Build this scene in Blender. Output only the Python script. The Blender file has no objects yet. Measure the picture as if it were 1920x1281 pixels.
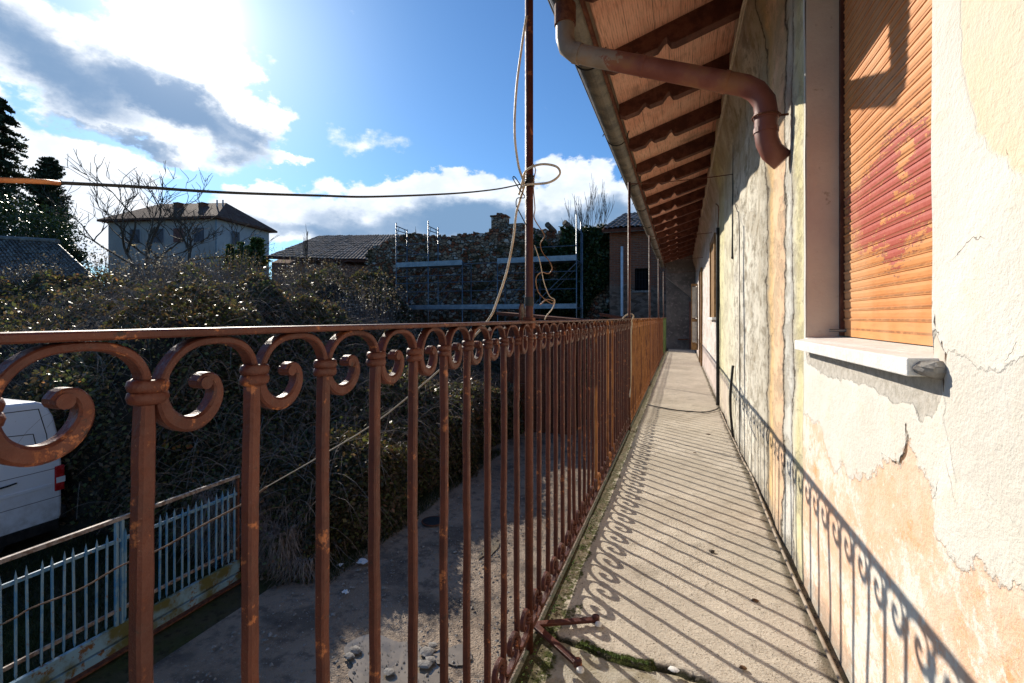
import bpy, math, random
import numpy as np
from mathutils import Vector, Matrix

scene = bpy.context.scene
col = scene.collection
rng = np.random.default_rng(7)
random.seed(7)

# ------------------------------------------------------------------ camera
FPX = 900.0                      # focal length in photo pixels (photo 1920 wide)
PSI = math.atan(317 / 900)       # camera turned left of the balcony axis (+Y)
CS, SN = math.cos(PSI), math.sin(PSI)
EYE = 1.02                       # eye above balcony floor (z = 0)
GZ = -2.9                        # courtyard ground
cam_d = bpy.data.cameras.new('camera')
cam = bpy.data.objects.new('camera', cam_d); col.objects.link(cam)
cam.location = (0, 0, EYE); cam.rotation_euler = (math.pi / 2, 0, PSI)
cam_d.sensor_width = 36; cam_d.lens = 36 * FPX / 1920; cam_d.shift_y = -45.5 / 1920
cam_d.clip_start = 0.02; cam_d.clip_end = 3000
scene.camera = cam

def W(x, y, zc):                 # photo pixel at depth zc -> world point
    r = (x - 960) / FPX * zc; h = (595 - y) / FPX * zc
    return Vector((r * CS - zc * SN, r * SN + zc * CS, EYE + h))
def onY(x, y, Y):                # photo pixel on the plane Y = const
    u = (x - 960) / FPX
    return W(x, y, Y / (CS + u * SN))
def onZ(x, y, z):
    return W(x, y, (EYE - z) * FPX / (y - 595))
def onX(x, y, X):
    u = (x - 960) / FPX
    return W(x, y, X / (u * CS - SN))
def lin(c): return tuple(((v / 255) / 12.92 if v / 255 < .04045 else ((v / 255 + .055) / 1.055) ** 2.4) for v in c)

# ------------------------------------------------------------------ sky and sun
SUN = Vector((-879, 645, 575)).normalized()
SUN_EL = math.asin(SUN.z); SUN_AZ = math.atan2(-SUN.x, SUN.y)     # az from +Y towards -X
world = bpy.data.worlds.new('World'); scene.world = world; world.use_nodes = True
sun_d = bpy.data.lights.new('sun', 'SUN'); sun_d.energy = 4.6; sun_d.angle = math.radians(.55); sun_d.color = (1, .91, .78)
sun_o = bpy.data.objects.new('sun', sun_d); col.objects.link(sun_o)
sun_o.rotation_euler = SUN.to_track_quat('Z', 'Y').to_euler()
scene.view_settings.view_transform = 'Standard'; scene.view_settings.look = 'None'
scene.view_settings.gamma = 1; scene.view_settings.exposure = 0.48
scene.view_settings.use_curve_mapping = False

class NG:
    def __init__(s, nt): s.nt = nt
    def n(s, t, inp=None, **kw):
        nd = s.nt.nodes.new(t)
        for k, v in kw.items(): setattr(nd, k, v)
        for k, v in (inp or {}).items():
            sk = nd.inputs[k]
            if isinstance(v, bpy.types.NodeSocket): s.nt.links.new(v, sk)
            elif isinstance(v, bpy.types.Node): s.nt.links.new(v.outputs[0], sk)
            else: sk.default_value = v
        return nd
    def m(s, op, a, b=None, c=None, clamp=False):
        d = {0: a}
        if b is not None: d[1] = b
        if c is not None: d[2] = c
        return s.n('ShaderNodeMath', d, operation=op, use_clamp=clamp).outputs[0]
    def mr(s, v, a, b, c=0.0, d=1.0, smooth=True):
        return s.n('ShaderNodeMapRange', {0: v, 1: a, 2: b, 3: c, 4: d}, interpolation_type='SMOOTHSTEP' if smooth else 'LINEAR').outputs[0]
    def noise(s, scale, vec=None, detail=4.0, rough=.55, dist=0.0):
        d = {'Scale': scale, 'Detail': detail, 'Roughness': rough, 'Distortion': dist}
        if vec is not None: d['Vector'] = vec
        return s.n('ShaderNodeTexNoise', d).outputs[0]
    def mix(s, f, a, b, mode='MIX'):
        def c4(v): return (*v, 1) if isinstance(v, tuple) and len(v) == 3 else v
        nd = s.nt.nodes.new('ShaderNodeMix'); nd.data_type = 'RGBA'; nd.blend_type = mode
        for i, v in ((0, f), (6, c4(a)), (7, c4(b))):
            if isinstance(v, bpy.types.NodeSocket): s.nt.links.new(v, nd.inputs[i])
            else: nd.inputs[i].default_value = v
        return nd.outputs[2]
    def attr(s, name): return s.n('ShaderNodeAttribute', attribute_name=name).outputs['Fac']
    def scaled(s, vec, sc):
        return s.n('ShaderNodeMapping', {'Vector': vec, 'Scale': sc}).outputs[0]

def dir_azel(x, y):
    v = W(x, y, 1.0) - Vector((0, 0, EYE)); v.normalize()
    return math.atan2(-v.x, v.y), math.asin(v.z)

def build_world():
    g = NG(world.node_tree); nt = world.node_tree; nt.nodes.clear()
    tc = g.n('ShaderNodeTexCoord').outputs['Generated']
    sky = g.n('ShaderNodeTexSky', sky_type='NISHITA', sun_disc=False, sun_elevation=SUN_EL, sun_rotation=-SUN_AZ,
              air_density=1.0, dust_density=.35, ozone_density=2.5, altitude=200)
    sep = g.n('ShaderNodeSeparateXYZ', {0: tc})
    X, Y, Z = sep.outputs
    az = g.m('ARCTAN2', g.m('MULTIPLY', X, -1.0), Y); el = g.m('ARCSINE', Z)
    q = g.n('ShaderNodeCombineXYZ', {0: az, 1: g.m('MULTIPLY', el, 1.5), 2: 0.0}).outputs[0]
    n1 = g.noise(5.0, q, 9.0, .62); n2 = g.noise(17.0, q, 8.0, .6)
    wv = g.n('ShaderNodeTexNoise', {'Vector': q, 'Scale': 7.0, 'Detail': 6.0, 'Roughness': .6}).outputs['Color']
    ws = g.n('ShaderNodeSeparateColor', {0: wv})
    azw = g.m('MULTIPLY_ADD', g.m('SUBTRACT', ws.outputs[0], .5), .20, az)
    elw = g.m('MULTIPLY_ADD', g.m('SUBTRACT', ws.outputs[1], .5), .14, el)
    def blobs(lst):
        out = None
        for (x, y, rx, ry, tilt, a) in lst:
            a0, e0 = dir_azel(x, y); a1, e1 = dir_azel(x + 10, y); a2, e2 = dir_azel(x, y - 10)
            kx = math.hypot(a1 - a0, e1 - e0) / 10; ky = math.hypot(a2 - a0, e2 - e0) / 10
            dx = g.m('SUBTRACT', a0, azw); dy = g.m('SUBTRACT', elw, e0)
            t = math.radians(tilt)                # positive: right side sinks
            c, s_ = math.cos(t), math.sin(t)
            p = g.m('MULTIPLY_ADD', dx, c / (rx * kx), g.m('MULTIPLY', dy, -s_ / (rx * kx)))
            r = g.m('MULTIPLY_ADD', dx, s_ / (ry * ky), g.m('MULTIPLY', dy, c / (ry * ky)))
            f = g.m('SUBTRACT', 1.0, g.m('ADD', g.m('MULTIPLY', p, p), g.m('MULTIPLY', r, r)))
            f = g.m('MULTIPLY', g.m('MAXIMUM', f, -2.5), a)
            out = f if out is None else g.n('ShaderNodeMath', {0: out, 1: f, 2: .25}, operation='SMOOTH_MAX').outputs[0]
        return out
    cl = blobs([(60, 70, 330, 120, 20, 1), (330, 170, 260, 95, 22, 1), (480, 225, 110, 55, 15, .9), (330, 90, 170, 95, 0, .9),
                (90, 300, 260, 70, 5, .8), (300, 260, 170, 40, 10, .7), (550, 304, 40, 16, 5, .6), (500, 362, 120, 26, -6, .7), (600, 395, 150, 38, 0, .8),
                (740, 372, 130, 45, -8, .9), (850, 345, 110, 42, -5, .9), (930, 390, 240, 50, 0, .9), (1085, 345, 90, 60, 0, .95), (1180, 380, 120, 60, 0, .9),
                (700, 430, 700, 40, 0, .7), (150, 400, 260, 80, 0, .7), (680, 268, 80, 22, -8, .12), (-250, 200, 260, 160, 0, .8), (1800, -200, 300, 160, 0, .8)])
    dens = g.m('ADD', cl, g.m('ADD', g.m('MULTIPLY', g.m('SUBTRACT', n1, .5), 1.5), g.m('MULTIPLY', g.m('SUBTRACT', n2, .5), .75)))
    alpha = g.mr(dens, -.02, .34)
    sh = blobs([(90, 110, 260, 75, 24, 1), (330, 205, 230, 42, 20, 1), (470, 250, 90, 22, 15, .8), (230, 265, 110, 18, 12, .7),
                (900, 425, 330, 42, 0, 1), (1120, 395, 120, 35, 0, .9), (600, 425, 180, 20, 0, .6), (-250, 200, 200, 100, 0, .8)])
    shade = g.mr(g.m('ADD', sh, g.m('ADD', g.m('MULTIPLY', g.m('SUBTRACT', n1, .5), 1.6), g.m('MULTIPLY', g.m('SUBTRACT', n2, .5), .5))), -.5, .9)
    ds = g.n('ShaderNodeVectorMath', {0: tc, 1: tuple(SUN)}, operation='DOT_PRODUCT').outputs['Value']
    near = g.m('POWER', g.m('MAXIMUM', ds, 0.0), 26.0)
    glow = g.m('POWER', g.m('MAXIMUM', ds, 0.0), 420.0)
    core = g.m('POWER', g.m('MAXIMUM', ds, 0.0), 2200.0)
    white = g.mix(near, (.74, .79, .86), (1.08, 1.08, 1.06))
    white = g.mix(g.mr(n2, .35, .65), g.mix(.42, white, (.45, .55, .70)), white)
    cloudc = g.mix(shade, white, g.mix(near, (.16, .27, .43), (.20, .30, .46)))
    skyc = g.n('ShaderNodeVectorMath', {0: sky.outputs[0], 'Scale': .088}, operation='SCALE').outputs[0]
    skyc = g.mix(1.0, skyc, (.55, .86, 1.14), 'MULTIPLY')
    halo = g.m('MULTIPLY', g.m('POWER', g.m('MAXIMUM', ds, 0.0), 60.0), .75); skyc = g.mix(halo, skyc, (.62, .76, .92))
    base = g.mix(alpha, skyc, cloudc)
    base = g.mix(1.0, base, g.mix(glow, (0, 0, 0), (.7, .68, .64)), 'ADD')
    base = g.mix(1.0, base, g.mix(core, (0, 0, 0), (14, 13.5, 12)), 'ADD')
    low = g.mr(Z, -.06, 0.0)
    base = g.mix(low, (.10, .09, .08), base)
    bg = g.n('ShaderNodeBackground', {0: base, 1: 1.0})
    out = g.n('ShaderNodeOutputWorld'); nt.links.new(bg.outputs[0], out.inputs[0])
build_world()

# ------------------------------------------------------------------ materials
def mat(name, fn, rough=.8, spec=.3, metal=0.0):
    m = bpy.data.materials.new(name); m.use_nodes = True
    nt = m.node_tree; nt.nodes.clear(); g = NG(nt)
    pos = g.n('ShaderNodeNewGeometry').outputs['Position']
    res = fn(g, pos)
    c, bump, r = res.get('c'), res.get('b'), res.get('r', rough)
    b = g.n('ShaderNodeBsdfPrincipled', {'Roughness': r, 'Specular IOR Level': spec, 'Metallic': metal})
    if isinstance(c, bpy.types.NodeSocket): nt.links.new(c, b.inputs['Base Color'])
    else: b.inputs['Base Color'].default_value = (*c, 1)
    if bump is not None:
        bn = g.n('ShaderNodeBump', {'Height': bump, 'Strength': res.get('bs', .5), 'Distance': res.get('bd', .01)})
        nt.links.new(bn.outputs[0], b.inputs['Normal'])
    sh = b.outputs[0]
    if 'trans' in res:
        t = g.n('ShaderNodeBsdfTranslucent', {0: res['trans']})
        sh = g.n('ShaderNodeMixShader', {0: res.get('tf', .35), 1: sh, 2: t.outputs[0]}).outputs[0]
        if 'clear' in res:
            cl = g.n('ShaderNodeBsdfTransparent', {0: (.95, .78, .58, 1)}); sh = g.n('ShaderNodeMixShader', {0: res['clear'], 1: sh, 2: cl.outputs[0]}).outputs[0]
    o = g.n('ShaderNodeOutputMaterial'); nt.links.new(sh, o.inputs[0])
    if 'disp' in res: pass
    return m

def two(a, b, scale=8, det=6, lo=.4, hi=.6, rough=.8, spec=.3, bs=.3, bd=.01, fscale=60, metal=0.0, rvar=0):
    def fn(g, pos):
        f = g.mr(g.noise(scale, pos, det, .65), lo, hi)
        h = g.noise(fscale, pos, 5, .65)
        c = g.mix(f, a, b)
        c = g.mix(g.m('MULTIPLY', g.mr(h, .3, .7), .35), c, tuple(v * .6 for v in a))
        return dict(c=c, b=h, bs=bs, bd=bd)
    return fn
M = {}
def mk(name, *a, rough=.8, spec=.3, metal=0.0, **k): M[name] = mat(name, two(*a, **k), rough=rough, spec=spec, metal=metal)

def rust_iron(g, pos):
    n = g.noise(9, pos, 7, .7); n2 = g.noise(70, pos, 5, .7); n3 = g.noise(240, pos, 3, .6)
    c = g.mix(g.mr(n, .35, .7), (.055, .0110, .0058), (.100, .0235, .0110))
    c = g.mix(g.mr(n2, .60, .74), c, (.19, .06, .022))
    c = g.mix(g.mr(g.noise(28, pos, 6, .7), .60, .66), c, (.32, .105, .035)); c = g.mix(g.mr(g.noise(45, pos, 7, .75), .62, .66), c, (.025, .010, .008))
    c = g.mix(g.mr(n3, .70, .78), c, (.42, .25, .16))
    h = g.m('ADD', g.m('MULTIPLY', n2, .7), g.m('MULTIPLY', n3, .3))
    return dict(c=c, b=h, bs=.8, bd=.003, r=g.mr(n2, .3, .7, .38, .68))
M['iron'] = mat('rusty_red_iron', rust_iron, spec=.4)
mk('rust', (.10, .03, .017), (.19, .07, .035), scale=20, rough=.8)
mk('rust_gate', (.20, .12, .08), (.42, .34, .28), scale=16, rough=.6, spec=.4)
mk('gutter', (.085, .072, .055), (.20, .165, .12), scale=7, rough=.5, spec=.4)
mk('dark_wood', (.080, .026, .016), (.15, .055, .034), scale=12, rough=.75)
mk('black_rubber', (.012, .012, .013), (.03, .028, .027), scale=10, rough=.55)
mk('cable_beige', (.48, .38, .27), (.60, .50, .38), scale=14, rough=.5)
mk('cable_brown', (.20, .10, .05), (.35, .20, .11), scale=14, rough=.5)
mk('cable_orange', (.50, .16, .05), (.62, .26, .10), scale=30, rough=.6)
mk('steel', (.13, .155, .18), (.22, .25, .28), scale=5, rough=.38, spec=.5, metal=.7)
mk('deck_steel', (.22, .27, .32), (.34, .39, .44), scale=4, rough=.42, spec=.5, metal=.5)
mk('timber', (.09, .07, .05), (.20, .16, .12), scale=6, rough=.9)
mk('stucco_house', (.38, .37, .36), (.46, .44, .42), scale=1.2, rough=.9)
mk('stucco_house_pale', (.40, .40, .42), (.47, .46, .46), scale=1.2, rough=.9)
mk('shutter_grey', (.085, .085, .10), (.13, .13, .15), scale=4, rough=.7)
mk('shutter_red', (.16, .07, .06), (.22, .10, .08), scale=4, rough=.7)
mk('white_pipe', (.62, .64, .66), (.75, .77, .79), scale=4, rough=.4)
mk('paint_blue', (.19, .36, .46), (.34, .50, .56), scale=26, rough=.55, lo=.35, hi=.65)
mk('dark_hole', (.004, .004, .005), (.008, .008, .008), rough=.9)
mk('stone_sill', (.74, .73, .69), (.84, .83, .80), scale=10, rough=.7, fscale=120)
mk('paper', (.7, .7, .72), (.8, .8, .8), scale=10)
mk('moss', (.05, .085, .015), (.12, .17, .035), scale=40, rough=.95, bd=.02, bs=1)
mk('moss_edge', (.03, .034, .012), (.075, .055, .03), scale=16, rough=.95, bs=1, bd=.01)
mk('old_pipe', (.30, .24, .18), (.42, .35, .27), scale=9)
mk('leaf_litter', (.09, .045, .02), (.2, .11, .05), scale=50)
mk('green_sheet', (.05, .13, .035), (.12, .22, .07), scale=3, rough=.5)
mk('brown_frame', (.22, .12, .045), (.34, .20, .08), scale=9, rough=.6)
mk('white_slats', (.55, .52, .46), (.66, .62, .55), scale=9, rough=.6)
mk('bark', (.055, .042, .032), (.12, .095, .075), scale=12, rough=.9)
mk('bark_pale', (.17, .125, .10), (.30, .24, .20), scale=12, rough=.9)
mk('thicket_core', (.02, .016, .012), (.045, .035, .025), scale=3, rough=1)  # dark core added beneath the bramble leaves to block the view through
mk('tyre', (.012, .012, .012), (.02, .02, .02), rough=.85)
mk('rim', (.35, .35, .36), (.45, .45, .46), rough=.35, metal=.8)
mk('grey_lower', (.30, .27, .23), (.42, .38, .32), scale=1.5, rough=.95)
mk('rubble_stone', (.20, .18, .16), (.36, .34, .31), scale=14, rough=.9)

def van_paint(g, pos):
    n = g.noise(4, pos, 6, .7); z = g.n('ShaderNodeSeparateXYZ', {0: pos}).outputs[2]
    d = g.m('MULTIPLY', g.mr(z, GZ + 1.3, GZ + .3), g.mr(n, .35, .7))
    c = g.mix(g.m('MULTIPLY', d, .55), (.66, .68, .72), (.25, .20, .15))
    c = g.mix(g.mr(g.noise(60, pos, 4), .68, .74), c, (.28, .16, .1))
    return dict(c=c, r=.32)
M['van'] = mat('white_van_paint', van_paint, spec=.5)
def red_lamp(g, pos):
    return dict(c=g.mix(g.mr(g.noise(20, pos), .4, .6), (.35, .012, .012), (.45, .03, .03)), r=.15)
M['red_lens'] = mat('red_lens', red_lamp, spec=.6)

def wall_fn(g, pos):
    sp = g.n('ShaderNodeSeparateXYZ', {0: pos}); Y, Z = sp.outputs[1], sp.outputs[2]
    n1 = g.noise(2.2, pos, 8, .65); n2 = g.noise(9, pos, 8, .7); n3 = g.noise(45, pos, 6, .7); n4 = g.noise(150, pos, 4, .6)
    vs = g.scaled(pos, (1, .85, 1.25)); nv = g.noise(3.0, vs, 8, .68); nv2 = g.noise(9.0, vs, 8, .7)
    c = g.mix(g.mr(n1, .35, .65), (.66, .625, .545), (.73, .705, .65))
    c = g.mix(g.m('MULTIPLY', g.mr(n2, .5, .75), .5), c, (.68, .60, .42))
    jag = g.m('ADD', g.m('MULTIPLY', g.m('SUBTRACT', n2, .5), .16), g.m('MULTIPLY', g.m('SUBTRACT', n3, .5), .05))
    # upper right creamy coat with a visible contour
    u = g.m('ADD', g.attr('upper'), g.m('MULTIPLY', jag, .35))
    c = g.mix(g.m('MULTIPLY', g.mr(u, -.004, .01), g.mr(n1, .35, .6, .25, .8)), c, (.76, .60, .40))
    gr = g.m('ADD', g.attr('grey'), g.m('MULTIPLY', jag, .5))
    c = g.mix(g.m('MULTIPLY', g.mr(gr, -.004, .012), g.mr(n2, .35, .65, .25, .6)), c, (.60, .56, .50))
    # peach undercoat
    pe = g.m('ADD', g.attr('peach'), jag)
    pm = g.mr(pe, -.003, .006)
    peach = g.mix(g.mr(n2, .4, .62), (.76, .49, .33), (.75, .58, .45))
    peach = g.mix(g.mr(nv2, .56, .68), peach, (.72, .38, .18))
    peach = g.mix(g.mr(n3, .58, .68), peach, (.78, .70, .60))
    worn = g.mr(g.m('ADD', n1, g.m('MULTIPLY', n3, .35)), .66, .74)
    peach = g.mix(worn, peach, (.74, .70, .62))
    c = g.mix(pm, c, peach)
    # stained vertical bands beyond the window
    yy = g.m('MULTIPLY_ADD', g.m('SUBTRACT', nv, .5), .30, Y)
    bands = g.n('ShaderNodeValToRGB', {0: g.m('DIVIDE', yy, 8.0)}); cr = bands.color_ramp; cr.interpolation = 'LINEAR'
    st = [(2.0, (.74, .69, .52)), (2.15, (.66, .60, .34)), (2.24, (.70, .66, .52)), (2.27, (.30, .28, .25)), (2.33, (.66, .65, .60)), (2.43, (.64, .62, .55)),
          (2.47, (.26, .23, .19)), (2.50, (.76, .52, .34)), (2.72, (.78, .56, .36)), (2.84, (.74, .50, .24)), (2.90, (.34, .30, .23)), (2.98, (.56, .52, .43)),
          (3.55, (.70, .66, .56)), (4.25, (.71, .67, .57)), (4.4, (.72, .68, .54)), (5.2, (.68, .64, .47)), (5.9, (.70, .66, .38)), (6.3, (.72, .68, .60)), (7.0, (.74, .67, .62))]
    while len(cr.elements) < len(st): cr.elements.new(.5)
    for e, (s, cc) in zip(cr.elements, st): e.position = s / 8.0; e.color = (*cc, 1)
    far = g.mr(Y, 2.085, 2.10)
    c = g.mix(far, c, bands.outputs[0])
    # dark water streaks / mottling on the grey bands
    band = g.m('MULTIPLY', g.mr(Y, 2.9, 3.0), g.mr(Y, 4.9, 4.2))
    dk = g.m('MULTIPLY', g.mr(g.m('ADD', nv2, g.m('MULTIPLY', n2, .4)), .66, .86), g.m('ADD', .25, g.m('MULTIPLY', band, .75)))
    c = g.mix(g.m('MULTIPLY', dk, g.m('MULTIPLY', far, .85)), c, (.20, .17, .12))
    blot = g.mr(g.m('ADD', g.noise(5.5, g.scaled(pos, (1, .7, 1.0)), 9, .72), g.m('MULTIPLY', n3, .25)), .60, .74)
    c = g.mix(g.m('MULTIPLY', blot, g.m('MULTIPLY', far, .45)), c, (.36, .30, .21))
    c = g.mix(g.m('MULTIPLY', g.mr(g.noise(3.5, g.scaled(pos, (1, .7, 1.0)), 8, .7), .40, .30), g.m('MULTIPLY', far, .5)), c, (.74, .71, .64))
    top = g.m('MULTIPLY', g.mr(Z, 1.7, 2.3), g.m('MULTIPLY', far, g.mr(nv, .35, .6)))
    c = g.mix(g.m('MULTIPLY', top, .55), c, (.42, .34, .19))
    # pinker tone low on the far wall
    da = g.m('MULTIPLY', g.mr(g.m('ADD', Z, g.m('MULTIPLY', jag, 1.2)), .42, .40), g.mr(Y, 4.6, 5.2))
    c = g.mix(g.m('MULTIPLY', da, .55), c, (.70, .56, .50))
    lo = g.m('MULTIPLY', g.mr(g.m('ADD', Z, g.m('MULTIPLY', jag, 2.0)), .10, .02), .65)
    c = g.mix(lo, c, (.30, .27, .22))
    # exposed mortar round the sill
    mo = g.m('ADD', g.attr('mortar'), g.m('MULTIPLY', jag, .35)); mm = g.mr(mo, -.002, .003)
    c = g.mix(mm, c, g.mix(g.mr(n3, .35, .65), (.40, .37, .32), (.54, .51, .46)))
    ck = g.m('ADD', g.attr('crack'), g.m('MULTIPLY', g.m('SUBTRACT', n3, .5), .010)); cm = g.mr(ck, -.0035, .0005)
    c = g.mix(cm, c, (.16, .09, .05))
    # band edge cracks
    ce = g.mr(g.m('ABSOLUTE', g.m('SUBTRACT', g.m('MULTIPLY_ADD', g.m('SUBTRACT', n2, .5), .06, yy), 2.465)), .012, .003)
    ce2 = g.mr(g.m('ABSOLUTE', g.m('SUBTRACT', g.m('MULTIPLY_ADD', g.m('SUBTRACT', n2, .5), .06, yy), 2.27)), .010, .002)
    ce3 = g.mr(g.m('ABSOLUTE', g.m('SUBTRACT', g.m('MULTIPLY_ADD', g.m('SUBTRACT', n2, .5), .10, yy), 2.92)), .012, .002)
    ca = g.m('MULTIPLY', g.m('MAXIMUM', g.m('MAXIMUM', ce, ce2), ce3), g.m('MULTIPLY', far, g.mr(n3, .3, .5)))
    c = g.mix(g.m('MULTIPLY', ca, .85), c, (.11, .085, .06))
    # pits and specks
    c = g.mix(g.m('MULTIPLY', g.mr(n4, .66, .74), .6), c, (.36, .28, .2))
    hl = g.n('ShaderNodeTexVoronoi', {'Vector': g.n('ShaderNodeVectorMath', {0: pos, 1: g.n('ShaderNodeVectorMath', {0: g.n('ShaderNodeTexNoise', {'Vector': pos, 'Scale': 7.0, 'Detail': 5.0}).outputs['Color'], 'Scale': .16}, operation='SCALE').outputs[0]}, operation='ADD').outputs[0], 'Scale': 3.2}, feature='DISTANCE_TO_EDGE').outputs['Distance']
    hm = g.m('MULTIPLY', g.mr(hl, .0035, .0008), g.mr(n1, .54, .60)); c = g.mix(g.m('MULTIPLY', hm, .55), c, (.30, .22, .15))
    c = g.mix(g.m('MULTIPLY', g.mr(nv2, .56, .74), g.mr(n1, .40, .6, .1, .4)), c, (.50, .43, .33))
    c = g.mix(g.m('MULTIPLY', g.mr(g.noise(14, pos, 5), .60, .72), g.mr(n3, .5, .7, 0, .45)), c, (.50, .44, .36))
    h = g.m('ADD', g.m('MULTIPLY', n3, .45), g.m('MULTIPLY', n4, .2)); h = g.m('SUBTRACT', h, g.m('MULTIPLY', hm, .5)); h = g.m('ADD', h, g.m('MULTIPLY', n2, .25))
    h = g.m('SUBTRACT', h, g.m('MULTIPLY', mm, .65)); h = g.m('SUBTRACT', h, g.m('MULTIPLY', pm, .22))
    h = g.m('SUBTRACT', h, g.m('MULTIPLY', cm, 1.2)); h = g.m('SUBTRACT', h, g.m('MULTIPLY', ca, 1.3))
    h = g.m('SUBTRACT', h, g.m('MULTIPLY', g.mr(u, -.002, .003), .15)); h = g.m('SUBTRACT', h, g.m('MULTIPLY', g.mr(gr, -.002, .003), .2))
    h = g.m('ADD', h, g.m('MULTIPLY', g.m('MULTIPLY', g.m('ADD', nv2, n2), far), .5)); h = g.m('SUBTRACT', h, g.m('MULTIPLY', g.m('MULTIPLY', blot, far), .5))
    return dict(c=c, b=h, bs=.9, bd=.010)
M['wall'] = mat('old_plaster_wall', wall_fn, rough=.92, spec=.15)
def jamb_fn(g, pos):
    n = g.noise(5, pos, 7, .65); n3 = g.noise(70, pos, 5, .65)
    c = g.mix(g.mr(n, .35, .7), (.56, .47, .40), (.64, .56, .47)); c = g.mix(g.mr(g.noise(26, pos, 5), .62, .74), c, (.35, .28, .2))
    return dict(c=c, b=n3, bs=.5, bd=.004)
M['jamb'] = mat('window_reveal_plaster', jamb_fn, rough=.9, spec=.15)

def shutter_fn(g, pos):
    n = g.noise(4, pos, 6, .6); st = g.scaled(pos, (1, 1.2, 9)); n2 = g.noise(14, st, 7, .7); n3 = g.noise(60, pos, 6, .7)
    c = g.mix(g.mr(n, .3, .7), (.60, .235, .070), (.70, .32, .12))
    c = g.mix(g.m('MULTIPLY', g.mr(n2, .45, .75), .45), c, (.42, .16, .06))
    jag = g.m('ADD', g.m('MULTIPLY', g.m('SUBTRACT', n2, .5), .32), g.m('MULTIPLY', g.m('SUBTRACT', n3, .5), .12))
    r = g.m('ADD', g.attr('red'), jag); r = g.m('MINIMUM', r, g.m('SUBTRACT', .075, g.m('MULTIPLY', g.m('MAXIMUM', g.m('SUBTRACT', g.noise(6, g.scaled(pos, (1, 1, 2.4)), 6, .7), .53), 0.0), 1.4)))
    rm = g.mr(r, -.002, .004)
    edge = g.mr(g.m('ABSOLUTE', r), .010, .001)
    c = g.mix(rm, c, g.mix(g.mr(n3, .3, .7), (.42, .085, .06), (.50, .13, .09)))
    c = g.mix(g.m('MULTIPLY', edge, g.mr(n3, .45, .55)), c, (.14, .07, .04))
    c = g.mix(g.mr(n3, .70, .76), c, (.22, .10, .05))
    sp = g.n('ShaderNodeSeparateXYZ', {0: pos}).outputs[2]
    gro = g.m('FRACT', g.m('DIVIDE', g.m('SUBTRACT', sp, 1.008), .034)); gd = g.m('MULTIPLY', g.mr(gro, .30, .20), g.mr(gro, .0, .08))
    c = g.mix(g.m('MULTIPLY', gd, g.mr(n3, .3, .6, .25, .8)), c, (.20, .085, .03))
    c = g.mix(g.m('MULTIPLY', g.mr(g.noise(2.2, pos, 5), .5, .7), .45), c, (.66, .40, .22))
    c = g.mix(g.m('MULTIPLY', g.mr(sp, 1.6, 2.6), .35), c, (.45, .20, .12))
    h = g.m('SUBTRACT', g.m('MULTIPLY', n3, .3), g.m('MULTIPLY', rm, .5))
    return dict(c=c, b=h, bs=.5, bd=.002)
M['shutter'] = mat('orange_peeling_shutter', shutter_fn, rough=.5, spec=.35)

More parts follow.
